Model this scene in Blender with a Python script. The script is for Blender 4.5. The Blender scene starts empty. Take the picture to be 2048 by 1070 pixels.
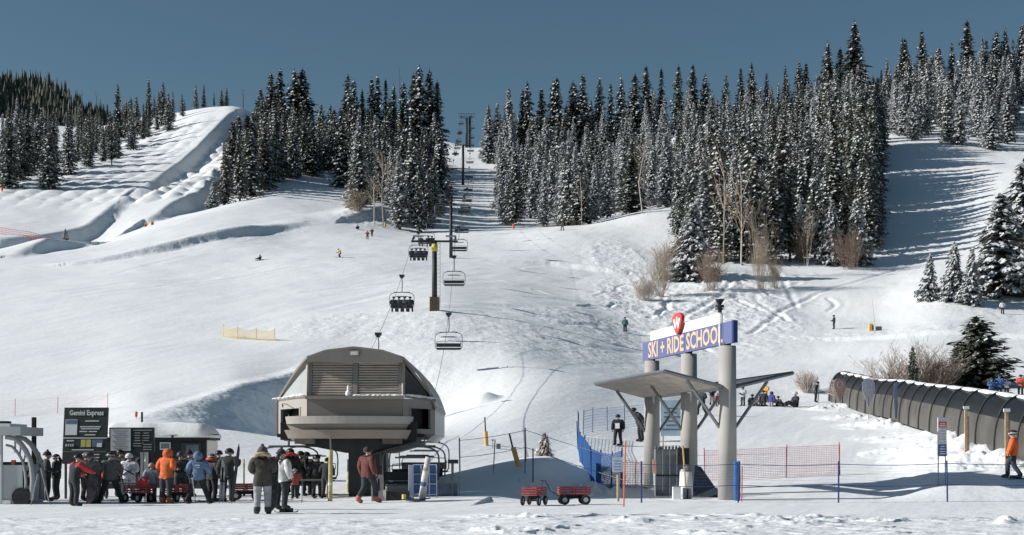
import bpy, math, random
import numpy as np
from mathutils import Vector, Matrix

# ------------------------------------------------------------------ camera, world, sun
S = bpy.context.scene
COL = S.collection
F, CX, HY, EYE = 2800.0, 1024.0, 912.0, 1.55          # focal length in photo pixels, principal column, horizon row, eye height
cam = bpy.data.objects.new('camera', bpy.data.cameras.new('camera'))
COL.objects.link(cam)
cam.data.sensor_width = 36
cam.data.lens = F * 36 / 2048
cam.data.shift_y = (HY - 535) / 2048
cam.data.clip_end = 6000
cam.location = (0, 0, EYE)
cam.rotation_euler = (math.radians(90), 0, 0)
S.camera = cam
SUN_EL, SUN_AZ = math.radians(27), math.radians(-95)      # azimuth from +Y, clockwise
SUN_DIR = Vector((math.sin(SUN_AZ) * math.cos(SUN_EL), math.cos(SUN_AZ) * math.cos(SUN_EL), math.sin(SUN_EL)))
W = bpy.data.worlds.new('World'); S.world = W; W.use_nodes = True
wn = W.node_tree.nodes; wl = W.node_tree.links
sky = wn.new('ShaderNodeTexSky'); sky.sky_type = 'NISHITA'; sky.sun_disc = False
sky.sun_elevation = SUN_EL; sky.sun_rotation = SUN_AZ
sky.altitude = 900; sky.air_density = 1.05; sky.dust_density = 1.3; sky.ozone_density = 2.2
hsv = wn.new('ShaderNodeHueSaturation'); hsv.inputs['Saturation'].default_value = 1.04
wl.new(sky.outputs[0], hsv.inputs['Color']); wl.new(hsv.outputs[0], wn['Background'].inputs[0])
wn['Background'].inputs[1].default_value = 0.056
hsv.inputs['Hue'].default_value = 0.484
sun = bpy.data.objects.new('sun', bpy.data.lights.new('sun', 'SUN')); COL.objects.link(sun)
sun.data.energy = 5.0; sun.data.angle = math.radians(0.53); sun.data.color = (1.0, 0.97, 0.935)
sun.rotation_euler = SUN_DIR.to_track_quat('Z', 'Y').to_euler()
S.view_settings.view_transform = 'Standard'; S.view_settings.look = 'None'
S.view_settings.exposure = 0.11; S.view_settings.gamma = 1.0
S.cycles.max_bounces = 5; S.cycles.diffuse_bounces = 2; S.cycles.glossy_bounces = 2
S.cycles.transparent_max_bounces = 8; S.cycles.transmission_bounces = 3
S.cycles.caustics_reflective = False; S.cycles.caustics_refractive = False

R = random.Random(7)

def at(px, py, Y):
    return Vector(((px - CX) / F * Y, Y, EYE + (HY - py) * Y / F))

# ------------------------------------------------------------------ materials
def mat(name, col, rough=0.7, var=0.15, scale=6.0, bump=0.0, bscale=20.0, metal=0.0, spec=0.3, alpha=None):
    m = bpy.data.materials.new(name); m.use_nodes = True
    n = m.node_tree.nodes; l = m.node_tree.links; b = n['Principled BSDF']
    b.inputs['Roughness'].default_value = rough; b.inputs['Metallic'].default_value = metal
    b.inputs['Specular IOR Level'].default_value = spec
    tc = n.new('ShaderNodeTexCoord'); ns = n.new('ShaderNodeTexNoise')
    ns.inputs['Scale'].default_value = scale; ns.inputs['Detail'].default_value = 4
    l.new(tc.outputs['Object'], ns.inputs['Vector'])
    rp = n.new('ShaderNodeValToRGB')
    rp.color_ramp.elements[0].position = 0.3; rp.color_ramp.elements[1].position = 0.7
    rp.color_ramp.elements[0].color = (*[c * (1 - var) for c in col], 1)
    rp.color_ramp.elements[1].color = (*[min(1, c * (1 + var)) for c in col], 1)
    l.new(ns.outputs['Fac'], rp.inputs[0]); l.new(rp.outputs[0], b.inputs['Base Color'])
    if bump:
        bn = n.new('ShaderNodeTexNoise'); bn.inputs['Scale'].default_value = bscale; bn.inputs['Detail'].default_value = 5
        l.new(tc.outputs['Object'], bn.inputs['Vector'])
        bp = n.new('ShaderNodeBump'); bp.inputs['Distance'].default_value = bump; bp.inputs['Strength'].default_value = 1
        l.new(bn.outputs['Fac'], bp.inputs['Height']); l.new(bp.outputs[0], b.inputs['Normal'])
    if alpha is not None:
        b.inputs['Alpha'].default_value = alpha
    return m

_mc = {}
def cm(col, rough=0.75, var=0.12, bump=0.0, **k):
    key = (tuple(col), rough, var, bump, tuple(sorted(k.items())))
    if key not in _mc:
        _mc[key] = mat('paint_%d' % len(_mc), col, rough, var, 8.0, bump, 11.0, **k)
    return _mc[key]

def cloth(col):
    return cm(col, 0.85, 0.25, 0.02)

# ------------------------------------------------------------------ mesh builder
class MB:
    def __init__(s):
        s.v = []; s.f = []; s.m = []
    def add(s, vs, fs, mi=0):
        o = len(s.v); s.v += [tuple(p) for p in vs]
        s.f += [tuple(i + o for i in f) for f in fs]; s.m += [mi] * len(fs)
        return s
    def box(s, c, d, rz=0.0, mi=0, taper=1.0, rx=0.0):
        x, y, z = d[0] / 2, d[1] / 2, d[2] / 2
        vs = [(-x, -y, -z), (x, -y, -z), (x, y, -z), (-x, y, -z)] + [(a * taper, b * taper, z) for a, b in ((-x, -y), (x, -y), (x, y), (-x, y))]
        M = Matrix.Translation(c) @ Matrix.Rotation(rz, 4, 'Z') @ Matrix.Rotation(rx, 4, 'X')
        return s.add([M @ Vector(p) for p in vs], [(0, 3, 2, 1), (4, 5, 6, 7), (0, 1, 5, 4), (1, 2, 6, 5), (2, 3, 7, 6), (3, 0, 4, 7)], mi)
    def tube(s, pts, r, n=6, mi=0, closed=False, cap=True):
        pts = [Vector(p) for p in pts]; k = len(pts)
        rs = r if isinstance(r, (list, tuple)) else [r] * k
        vs = []; up = None
        for i, p in enumerate(pts):
            if closed: d = pts[(i + 1) % k] - pts[i - 1]
            else: d = pts[min(i + 1, k - 1)] - pts[max(i - 1, 0)]
            if d.length < 1e-9: d = Vector((0, 0, 1))
            d.normalize()
            if up is None:
                up = Vector((0, 0, 1)) if abs(d.z) < 0.9 else Vector((0, 1, 0))
            a = d.cross(up)
            if a.length < 1e-4: a = d.cross(Vector((1, 0, 0)))
            a.normalize(); b = a.cross(d); up = b
            for j in range(n):
                t = 2 * math.pi * j / n
                vs.append(p + a * (math.cos(t) * rs[i]) + b * (math.sin(t) * rs[i]))
        fs = []
        for i in range(k if closed else k - 1):
            i2 = (i + 1) % k
            for j in range(n):
                j2 = (j + 1) % n
                fs.append((i * n + j, i * n + j2, i2 * n + j2, i2 * n + j))
        if cap and not closed:
            fs.append(tuple(range(n))[::-1]); fs.append(tuple((k - 1) * n + j for j in range(n)))
        return s.add(vs, fs, mi)
    def ell(s, c, r, n=12, k=8, mi=0, z0=-1.0, M=None):
        c = Vector(c); vs = []; fs = []
        for i in range(k + 1):
            t = -math.pi / 2 + math.pi * i / k
            z = max(math.sin(t), z0); q = math.sqrt(max(0, 1 - z * z)) if i not in (0, k) else (0.001 if z0 <= -1 or i == k else math.sqrt(1 - z0 * z0))
            for j in range(n):
                a = 2 * math.pi * j / n
                p = Vector((r[0] * q * math.cos(a), r[1] * q * math.sin(a), r[2] * z))
                vs.append(c + (M @ p if M is not None else p))
        for i in range(k):
            for j in range(n):
                fs.append((i * n + j, i * n + (j + 1) % n, (i + 1) * n + (j + 1) % n, (i + 1) * n + j))
        return s.add(vs, fs, mi)
    def prism(s, poly, off, mi=0):
        n = len(poly); off = Vector(off)
        vs = [Vector(p) for p in poly] + [Vector(p) + off for p in poly]
        fs = [tuple(range(n))[::-1], tuple(range(n, 2 * n))] + [(i, (i + 1) % n, n + (i + 1) % n, n + i) for i in range(n)]
        return s.add(vs, fs, mi)
    def build(s, name, mats, parent=None, smooth=False, loc=None):
        me = bpy.data.meshes.new(name); me.from_pydata(s.v, [], s.f)
        mats = mats if isinstance(mats, (list, tuple)) else [mats]
        for m in mats: me.materials.append(m)
        if len(mats) > 1: me.polygons.foreach_set('material_index', s.m)
        if smooth: me.polygons.foreach_set('use_smooth', [True] * len(me.polygons))
        me.update()
        return link(name, me, parent, loc)

def link(name, me, parent=None, loc=None):
    o = bpy.data.objects.new(name, me); COL.objects.link(o)
    if parent is not None: o.parent = parent
    if loc is not None: o.location = loc
    return o

def tag(o, label=None, cat=None, group=None, kind=None):
    if label: o['label'] = label
    if cat: o['category'] = cat
    if group: o['group'] = group
    if kind: o['kind'] = kind
    return o

def empty(name, loc, rz=0.0, label=None, cat=None, group=None):
    o = bpy.data.objects.new(name, None); COL.objects.link(o)
    o.location = loc; o.rotation_euler = (0, 0, rz); o.empty_display_size = 0.3
    return tag(o, label, cat, group)

def kids(o):
    return [c for c in bpy.data.objects if c.parent == o]

_kid = {}
def copy_tree(o, parent=None):
    c = o.copy(); COL.objects.link(c)
    if parent is not None: c.parent = parent
    if o.name not in _kid: _kid[o.name] = kids(o)
    for ch in _kid[o.name]: copy_tree(ch, c)
    return c

def text_mesh(txt, size, name, m, parent, M, xs=1.0, bold=0.0, align='CENTER', depth=0.004):
    c = bpy.data.curves.new('txt', 'FONT'); c.body = txt; c.size = size; c.align_x = align; c.align_y = 'CENTER'
    c.offset = bold; c.extrude = depth; c.resolution_u = 2
    t = bpy.data.objects.new('txt', c); COL.objects.link(t)
    dg = bpy.context.evaluated_depsgraph_get(); me = bpy.data.meshes.new_from_object(t.evaluated_get(dg))
    bpy.data.objects.remove(t); bpy.data.curves.remove(c)
    me.name = name
    me.transform(Matrix(M) @ Matrix.Diagonal((xs, 1, 1, 1)))
    me.materials.clear(); me.materials.append(m)
    return link(name, me, parent)
# ------------------------------------------------------------------ terrain: one snow sheet, heights given along sight lines of the valley
def pchip(x, y, q):
    x = np.asarray(x, float); y = np.asarray(y, float)
    h = np.diff(x); d = np.diff(y, axis=0) / h.reshape(-1, *([1] * (y.ndim - 1)))
    m = np.zeros_like(y)
    hh = h.reshape(-1, *([1] * (y.ndim - 1)))
    w1 = 2 * hh[1:] + hh[:-1]; w2 = hh[1:] + 2 * hh[:-1]
    with np.errstate(divide='ignore', invalid='ignore'):
        mm = (w1 + w2) / (w1 / d[:-1] + w2 / d[1:])
    m[1:-1] = np.where(d[:-1] * d[1:] > 0, mm, 0); m[0] = d[0]; m[-1] = d[-1]
    q = np.clip(q, x[0], x[-1])
    i = np.clip(np.searchsorted(x, q) - 1, 0, len(x) - 2)
    t = (q - x[i]) / h[i]
    if y.ndim == 1:
        return (1 + 2*t)*(1-t)**2*y[i] + t*(1-t)**2*h[i]*m[i] + t*t*(3-2*t)*y[i+1] + t*t*(t-1)*h[i]*m[i+1]
    t = t[:, None]; H_ = h[i][:, None]
    return (1 + 2*t)*(1-t)**2*y[i] + t*(1-t)**2*H_*m[i] + t*t*(3-2*t)*y[i+1] + t*t*(t-1)*H_*m[i+1]

# sight line (photo column): [(distance, photo row of the ground there), ...]
PROF = {
 -900: [(66,900),(85,830),(125,720),(175,600),(225,530),(260,490),(300,440),(360,370),(440,320),(520,270),(600,245)],
 0:    [(56,978),(66,900),(75,860),(85,825),(95,790),(125,700),(175,598),(225,533),(260,497),(300,445),(360,372),(440,320),(520,270),(600,245)],
 150:  [(56,978),(66,900),(75,857),(85,822),(95,785),(125,696),(175,594),(225,533),(260,497),(300,452),(360,372),(440,312),(520,275),(600,262)],
 300:  [(56,975),(66,895),(75,845),(85,802),(95,770),(125,690),(175,590),(225,524),(260,484),(300,428),(350,378),(440,300),(500,255),(560,240)],
 450:  [(58,970),(70,890),(80,830),(95,765),(125,690),(175,590),(225,520),(260,470),(300,422),(340,385),(400,322),(460,258),(500,223),(540,219)],
 600:  [(60,955),(80,850),(100,768),(125,690),(175,585),(225,517),(260,482),(300,430),(340,398),(400,350),(500,300),(560,285)],
 720:  [(60,955),(80,850),(105,755),(125,695),(150,628),(175,585),(225,520),(260,488),(300,448),(340,412),(400,362),(500,306),(560,288)],
 870:  [(60,958),(75,880),(105,742),(125,690),(150,624),(200,553),(240,513),(300,466),(340,438),(430,370),(500,325),(560,293),(600,285)],
 1000: [(60,962),(75,888),(105,750),(150,640),(200,563),(240,519),(300,462),(340,448),(430,372),(500,330),(560,300)],
 1150: [(60,965),(75,902),(90,840),(110,765),(150,672),(200,588),(240,532),(290,456),(340,446),(430,382),(520,312)],
 1300: [(60,968),(79,893),(95,845),(115,785),(150,708),(169,676),(200,610),(240,541),(280,470),(305,427),(340,420),(430,358),(520,292)],
 1450: [(60,968),(80,888),(100,832),(116,812),(122,795),(130,768),(150,720),(180,660),(205,600),(235,528),(270,478),(340,385),(430,300),(520,238)],
 1600: [(60,962),(80,888),(100,838),(116,812),(124,800),(134,760),(150,720),(180,660),(210,590),(235,532),(270,470),(340,375),(430,290),(520,225)],
 1750: [(60,958),(80,884),(100,834),(112,814),(122,799),(134,758),(150,708),(180,656),(210,582),(240,522),(270,442),(300,372),(330,312),(400,255),(500,212)],
 1900: [(51,957),(58,938),(65,902),(70,882),(80,856),(90,830),(100,800),(125,735),(150,692),(185,622),(200,578),(240,510),(270,432),(300,362),(330,304),(400,246),(500,196)],
 2048: [(51,957),(57,930),(62,908),(75,862),(100,780),(150,690),(185,632),(205,570),(240,495),(270,408),(300,345),(340,300),(400,265),(500,185)],
 2950: [(51,957),(60,915),(75,850),(100,770),(150,680),(185,622),(205,560),(240,490),(270,420),(300,370),(340,320),(400,255),(500,180)],
}
rows = np.concatenate([np.geomspace(1.5, 26, 40)[:-1], np.linspace(26, 48, 130)[:-1], np.linspace(48, 130, 300)[:-1], np.linspace(130, 350, 300)[:-1],
                       np.linspace(350, 560, 170)[:-1], np.geomspace(560, 1300, 30)])
cols = np.concatenate([np.linspace(-900, -60, 60)[:-1], np.arange(-60, 2109, 2.5), np.linspace(2112, 2950, 60)])
NR, NC = len(rows), len(cols)
pxs = sorted(PROF)
zk = []
for p in pxs:
    kn = PROF[p]
    yy = [0, 40, 46] + [a for a, b in kn] + [kn[-1][0] + 60, 1400]
    zz = [0, 0, 0] + [EYE + (HY - b) * a / F for a, b in kn]
    zz += [zz[-1] + 2, zz[-1] - 40]
    zk.append(pchip(yy, zz, rows))
ZG = pchip(pxs, np.array(zk), cols).T            # rows x cols
YG = np.repeat(rows[:, None], NC, 1); XG = (cols[None, :] - CX) / F * YG

def hsh(i, j, s):
    n = (i * 374761393 + j * 668265263 + s * 982451653) & 0x7fffffff
    n = ((n ^ (n >> 13)) * 1274126177) & 0x7fffffff
    return ((n ^ (n >> 16)) & 0xffff) / 65535.0
def vnoise(x, y, s=0):
    i = np.floor(x).astype(np.int64); j = np.floor(y).astype(np.int64); u = x - i; v = y - j
    u = u * u * (3 - 2 * u); v = v * v * (3 - 2 * v)
    return (hsh(i, j, s) * (1 - u) + hsh(i + 1, j, s) * u) * (1 - v) + (hsh(i, j + 1, s) * (1 - u) + hsh(i + 1, j + 1, s) * u) * v
def fbm(x, y, s=0, o=4, g=0.5):
    a, t = 1.0, 0
    for k in range(o):
        t = t + a * (vnoise(x * 2 ** k, y * 2 ** k, s + k) - 0.5); a *= g
    return t
def sstep(a, b, x):
    t = np.clip((x - a) / (b - a), 0, 1); return t * t * (3 - 2 * t)
def pline(pts):
    """signed distance (positive to the right when walking along it) and position 0..1 along a polyline given as (column, distance)"""
    P_ = [np.array(((p - CX) / F * y, y)) for p, y in pts]
    L = [np.linalg.norm(b - a) for a, b in zip(P_, P_[1:])]; tot = sum(L); acc = 0
    best = np.full(XG.shape, 1e9); sd = np.zeros(XG.shape); tt = np.zeros(XG.shape)
    for a, b, l in zip(P_, P_[1:], L):
        d = (b - a) / l
        t = np.clip((XG - a[0]) * d[0] + (YG - a[1]) * d[1], 0, l)
        dx = XG - (a[0] + d[0] * t); dy = YG - (a[1] + d[1] * t); q = np.hypot(dx, dy)
        side = np.sign(dx * d[1] - dy * d[0])
        k = q < best
        best = np.where(k, q, best); sd = np.where(k, q * side, sd); tt = np.where(k, (acc + t) / tot, tt); acc += l
    return sd, tt
CHOP = np.zeros(XG.shape)
def bank(pts, H, wdrop, back, rec=None, lower=False, rough=0.0):
    """a snow bank whose crest runs along pts: high to its left, dropping to its right"""
    global ZG, CHOP
    sd, t = pline(pts)
    h = np.interp(t, np.linspace(0, 1, len(H)), H)
    wob = 1 + 0.22 * fbm(XG / 2.0, YG / 2.0, 31)
    if lower:
        prof = -sstep(0, wdrop, sd * wob) * (1 - sstep(wdrop * 1.2, rec, sd))
    else:
        prof = np.where(sd < 0, 1 - sstep(0, back, -sd), 1 - sstep(0, wdrop, sd * wob))
    ZG = ZG + h * prof
    if rough:
        k = sstep(-1.0, 0.6, sd) * (1 - sstep(wdrop * 1.2, wdrop * 2.6, sd)) * sstep(0.1, 1.2, h)
        CHOP = np.maximum(CHOP, rough * k)
PXG = np.repeat(cols[None, :], NR, 0)
# long gentle undulation of the pistes
far = sstep(60, 160, YG)
ZG += far * (0.6 * fbm(XG / 22, YG / 30, 3) * sstep(80, 240, YG) + 0.10 * fbm(XG / 6, YG / 9, 5))
# banks: (column, distance) of the crest, heights along it
bank([(255, 75), (300, 79.5), (440, 91), (600, 109), (660, 122)], [0.0, 1.9, 3.5, 4.2, 3.0, 0.0], 5.0, 1, 22, True, 0.55)
bank([(262, 345), (340, 395), (440, 476), (470, 500)], [0.6, 3.2, 4.2, 4.2, 2.5], 4.0, 1, 19, True)
bank([(0, 276), (80, 284), (165, 302), (238, 336)], [2.4, 2.8, 2.6, 0.5], 4.0, 1, 30, True)
bank([(292, 312), (340, 330), (400, 346), (425, 380)], [1.2, 3.6, 3.4, 1.4], 3.6, 1, 24, True)
bank([(20, 246), (90, 257), (160, 268)], [0.4, 2.6, 1.2], 3.0, 14)
bank([(500, 480), (512, 520)], [1.2, 1.8], 4.0, 14)
bank([(985, 48.5), (1010, 52), (1060, 57), (1105, 60.5), (1160, 64)], [0.15, 0.6, 1.0, 1.1, 0.3], 1.5, 6)
bank([(690, 300), (760, 330)], [1.0, 2.0], 3.0, 10)
# ramp edge at the head of the run and terrace lip of the cut track
bank([(150, 228), (300, 240), (480, 262), (600, 285)], [0.5, 1.4, 1.5, 0.3], 3.0, 6, rough=0.25)
bank([(940, 236), (1100, 240), (1235, 236)], [0.1, 0.9, 0.7], 2.0, 5)
bank([(1600, 172), (1800, 165), (2048, 160)], [0.2, 0.5, 0.5], 2.0, 5, rough=0.3)
# moguls on the steep run
_sd, _t = pline([(262, 345), (340, 395), (440, 476), (470, 500)])
runm = sstep(-75, -45, _sd) * (1 - sstep(14, 18, _sd)) * sstep(318, 345, YG) * (1 - sstep(470, 490, YG)) * (1 - np.exp(-(_sd / 3.0) ** 2))
mog = np.abs(np.sin(XG / 1.7 + 2 * fbm(XG / 12, YG / 12, 8))) * np.abs(np.sin(YG / 3.3 + 1.5 * fbm(XG / 10, YG / 10, 9)))
rightlane = sstep(0, 6, _sd)
ZG += runm * mog * (0.5 + 0.75 * rightlane)
# ploughed lumps
def lumps(mask, amp, size, seed):
    global ZG, CHOP
    ZG = ZG + mask * amp * (np.maximum(0, fbm(XG / size, YG / size, seed, 4, 0.6)) * 2.0)
    CHOP = np.maximum(CHOP, mask * 0.8)
def blob(px, Y, rx, ry):
    x = (px - CX) / F * Y
    return np.clip(1.4 - np.hypot((XG - x) / rx, (YG - Y) / ry), 0, 1)
lumps(blob(1130, 52.5, 2.0, 2.2), 0.5, 0.9, 41)
lumps(blob(1200, 54.0, 1.2, 1.6), 0.4, 0.8, 42)
fg = sstep(870, 1000, PXG) * (1 - sstep(36, 38.5, YG)) * sstep(26, 28, YG)
lumps(fg * sstep(-0.1, 0.25, fbm(XG / 2.5, YG / 2.0, 77)), 0.10, 0.7, 43)
lumps((1 - sstep(34, 36, YG)) * sstep(25, 28, YG) * 0.5, 0.06, 0.8, 44)
for px, Y in ((1690, 112), (1735, 100), (1780, 92), (1825, 82), (1870, 72), (1920, 67), (1965, 62), (2010, 58), (2050, 55)):
    lumps(blob(px, Y, 2.8, 3.2), 0.36, 1.5, 45 + int(Y))
ZG += sstep(0, 1.2, blob(960, 101, 1.3, 2.0)) * 0.7
# churned off-piste patches with old tracks
for px, Y, rx, ry, a in ((1340, 205, 10, 26, .9), (1440, 210, 8, 20, .8), (1490, 190, 7, 14, .6), (1240, 250, 5, 20, .6), (1000, 138, 12, 14, .35), (780, 140, 10, 10, .35),
                         (1300, 165, 14, 12, .5), (730, 312, 5, 14, .7), (2000, 190, 8, 14, .3), (1690, 172, 14, 4, .5)):
    CHOP = np.maximum(CHOP, a * np.clip(2 * blob(px, Y, rx, ry), 0, 1))
ZG += CHOP * sstep(90, 120, YG) * 0.32 * np.abs(fbm(XG / 1.9, YG / 3.2, 71, 4, 0.6))
# single ski tracks cut through the soft snow: (column, distance) lines
def track(pts, depth=0.22, w=0.45):
    global ZG
    sd, _ = pline(pts)
    sd = sd + 0.5 * fbm(XG / 5, YG / 5, 90)
    ZG -= depth * np.exp(-(sd / w) ** 2) - depth * 0.5 * np.exp(-((np.abs(sd) - 2 * w) / w) ** 2)
track([(1500, 176), (1560, 196), (1640, 212), (1720, 222), (1790, 232)], .16, .4)
track([(1330, 172), (1370, 190), (1440, 208), (1478, 226)], .16, .4)
track([(1290, 232), (1320, 215), (1335, 196), (1300, 186)], .14, .4)
track([(1540, 236), (1580, 214), (1590, 200)], .12, .4)
track([(1150, 178), (1230, 176), (1290, 171)], .12, .6)
track([(1060, 160), (1120, 158), (1200, 168)], .12, .6)
track([(740, 148), (860, 151), (1000, 160)], .1, .7)
track([(1100, 140), (1190, 143), (1290, 150)], .12, .8)
_rt = random.Random(5)
for k in range(20):
    p0, y0 = (_rt.uniform(1190, 1420), _rt.uniform(172, 226)) if k < 12 else (_rt.uniform(1480, 1600), _rt.uniform(185, 222)); q = [(p0, y0)]; a = _rt.uniform(0, 6.28)
    for j in range(4): a += _rt.uniform(-1.0, 1.0); q.append((q[-1][0] + 38 * math.cos(a), q[-1][1] + 5.5 * math.sin(a)))
    track(q, _rt.uniform(.08, .17), _rt.uniform(.28, .42))
for k in range(26):
    y0 = _rt.uniform(135, 260); p0 = _rt.uniform(-40, 1100); y1 = y0 + _rt.uniform(8, 26); p1 = p0 + _rt.uniform(150, 420)
    track([(p0, y0), ((p0 + p1) / 2, (y0 + y1) / 2 + _rt.uniform(-2, 2)), (p1, y1)], _rt.uniform(.03, .07), _rt.uniform(.5, 1.0))

def gz(X, Y):
    """height of the finished snow sheet"""
    c = CX + F * X / Y
    i = np.interp(Y, rows, np.arange(NR)); j = np.interp(c, cols, np.arange(NC))
    i0 = min(int(i), NR - 2); j0 = min(int(j), NC - 2); u, v = i - i0, j - j0
    return float((ZG[i0, j0] * (1 - v) + ZG[i0, j0 + 1] * v) * (1 - u) + (ZG[i0 + 1, j0] * (1 - v) + ZG[i0 + 1, j0 + 1] * v) * u)
def gp(px, Y, dz=0.0):
    X = (px - CX) / F * Y
    return Vector((X, Y, gz(X, Y) + dz))
def grow(px, Y):
    """photo row where the ground stands at that column and distance"""
    return HY - (gz((px - CX) / F * Y, Y) - EYE) * F / Y

def snow_material(name, terrain=True):
    m = bpy.data.materials.new(name); m.use_nodes = True
    n = m.node_tree.nodes; l = m.node_tree.links; b = n['Principled BSDF']
    b.inputs['Roughness'].default_value = 0.55; b.inputs['Specular IOR Level'].default_value = 0.25
    tc = n.new('ShaderNodeTexCoord')
    ns = n.new('ShaderNodeTexNoise'); ns.inputs['Scale'].default_value = 0.11; ns.inputs['Detail'].default_value = 6
    l.new(tc.outputs['Object'], ns.inputs['Vector'])
    rp = n.new('ShaderNodeValToRGB'); rp.color_ramp.elements[0].position = 0.35; rp.color_ramp.elements[1].position = 0.65
    rp.color_ramp.elements[0].color = (0.82, 0.84, 0.845, 1); rp.color_ramp.elements[1].color = (0.87, 0.885, 0.885, 1)
    l.new(ns.outputs['Fac'], rp.inputs[0]); l.new(rp.outputs[0], b.inputs['Base Color'])
    def tex(scale, detail, sc=(1, 1, 1), rot=0.0):
        m0 = n.new('ShaderNodeMapping'); m0.inputs['Rotation'].default_value = (0, 0, rot); l.new(tc.outputs['Object'], m0.inputs[0])
        mp = n.new('ShaderNodeMapping'); mp.inputs['Scale'].default_value = sc
        t = n.new('ShaderNodeTexNoise'); t.inputs['Scale'].default_value = scale; t.inputs['Detail'].default_value = detail
        l.new(m0.outputs[0], mp.inputs[0]); l.new(mp.outputs[0], t.inputs['Vector']); return t.outputs['Fac']
    def mth(op, a, bb):
        t = n.new('ShaderNodeMath'); t.operation = op
        for i, q in enumerate((a, bb)):
            if isinstance(q, (int, float)): t.inputs[i].default_value = q
            else: l.new(q, t.inputs[i])
        return t.outputs[0]
    if terrain:
        fine = mth('MULTIPLY', tex(2.2, 5), 0.032)
        groom = mth('MULTIPLY', tex(0.55, 5, (1.0, 0.10, 1), 0.30), 0.10)
        groom2 = mth('MULTIPLY', tex(1.1, 4, (1.0, 0.05, 1), 0.75), 0.045)
        ch = n.new('ShaderNodeAttribute'); ch.attribute_name = 'chop'
        rough = mth('MULTIPLY', mth('MULTIPLY', tex(0.55, 6), 0.55), ch.outputs['Fac'])
        hgt = mth('ADD', mth('ADD', fine, rough), mth('ADD', groom, groom2))
    else:
        hgt = mth('MULTIPLY', tex(5.0, 4), 0.016)
    bp = n.new('ShaderNodeBump'); bp.inputs['Strength'].default_value = 1.0; bp.inputs['Distance'].default_value = 1.0
    l.new(hgt, bp.inputs['Height']); l.new(bp.outputs[0], b.inputs['Normal'])
    return m
M_SNOW = snow_material('piste_snow'); M_SNOWCAP = snow_material('fresh_snow', False)

me = bpy.data.meshes.new('snow_ground')
V = np.stack([XG, YG, ZG], -1).reshape(-1, 3).astype(np.float32)
ii = (np.arange(NR - 1)[:, None] * NC + np.arange(NC - 1)[None, :]).ravel()
Q = np.stack([ii, ii + 1, ii + NC + 1, ii + NC], -1).ravel().astype(np.int32)
nq = len(ii)
me.vertices.add(len(V)); me.vertices.foreach_set('co', V.ravel())
me.loops.add(nq * 4); me.loops.foreach_set('vertex_index', Q)
me.polygons.add(nq); me.polygons.foreach_set('loop_start', np.arange(nq, dtype=np.int32) * 4)
me.polygons.foreach_set('use_smooth', np.ones(nq, bool))
me.update(calc_edges=True)
at_ = me.attributes.new('chop', 'FLOAT', 'POINT'); at_.data.foreach_set('value', np.clip(CHOP + 0 * XG, 0, 1).ravel().astype(np.float32))
me.materials.append(M_SNOW)
tag(link('snow_ground', me), kind='structure')
# ------------------------------------------------------------------ trees
def needle_mat(name, a, b):
    m = bpy.data.materials.new(name); m.use_nodes = True
    n = m.node_tree.nodes; l = m.node_tree.links; p = n['Principled BSDF']
    p.inputs['Roughness'].default_value = 0.7; p.inputs['Specular IOR Level'].default_value = 0.2
    tc = n.new('ShaderNodeTexCoord'); ns = n.new('ShaderNodeTexNoise'); ns.inputs['Scale'].default_value = 1.3; ns.inputs['Detail'].default_value = 5
    l.new(tc.outputs['Object'], ns.inputs['Vector'])
    rp = n.new('ShaderNodeValToRGB'); rp.color_ramp.elements[0].position = 0.35; rp.color_ramp.elements[1].position = 0.68
    rp.color_ramp.elements[0].color = (*a, 1); rp.color_ramp.elements[1].color = (*b, 1)
    l.new(ns.outputs['Fac'], rp.inputs[0])
    oi = n.new('ShaderNodeObjectInfo'); hs = n.new('ShaderNodeHueSaturation')
    mr = n.new('ShaderNodeMapRange'); mr.inputs['To Min'].default_value = 0.75; mr.inputs['To Max'].default_value = 1.3
    l.new(oi.outputs['Random'], mr.inputs['Value']); l.new(mr.outputs[0], hs.inputs['Value'])
    l.new(rp.outputs[0], hs.inputs['Color']); l.new(hs.outputs[0], p.inputs['Base Color'])
    return m
M_NEEDLE = needle_mat('spruce_needles', (0.058, 0.068, 0.058), (0.12, 0.125, 0.095))
M_NEEDLE_G = needle_mat('green_needles', (0.10, 0.115, 0.085), (0.18, 0.19, 0.14))
M_FROST = needle_mat('frosted_needles', (0.17, 0.18, 0.18), (0.32, 0.33, 0.325))
M_NEEDLE_B = needle_mat('warm_needles', (0.070, 0.066, 0.050), (0.13, 0.115, 0.082))
M_TSNOW = mat('tree_snow', (0.66, 0.68, 0.69), 0.7, 0.06, 3.0)
M_BARK = mat('bark', (0.13, 0.10, 0.08), 0.9, 0.3, 12.0)
M_ASPEN = mat('aspen_bark', (0.46, 0.42, 0.36), 0.85, 0.25, 6.0)
M_TWIG = mat('tan_twigs', (0.34, 0.28, 0.22), 0.9, 0.25, 4.0)
M_TWIGR = mat('russet_twigs', (0.27, 0.20, 0.155), 0.9, 0.3, 4.0)
M_TWIGP = mat('pale_twigs', (0.52, 0.45, 0.40), 0.9, 0.2, 4.0)

def quads_mesh(name, Qv, m):
    """mesh from an (n,4,3) array"""
    Qv = np.asarray(Qv, np.float32); n = len(Qv)
    me = bpy.data.meshes.new(name); me.vertices.add(n * 4); me.vertices.foreach_set('co', Qv.ravel())
    me.loops.add(n * 4); me.loops.foreach_set('vertex_index', np.arange(n * 4, dtype=np.int32))
    me.polygons.add(n); me.polygons.foreach_set('loop_start', np.arange(n, dtype=np.int32) * 4)
    me.update(calc_edges=True); me.materials.append(m); return me

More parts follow.
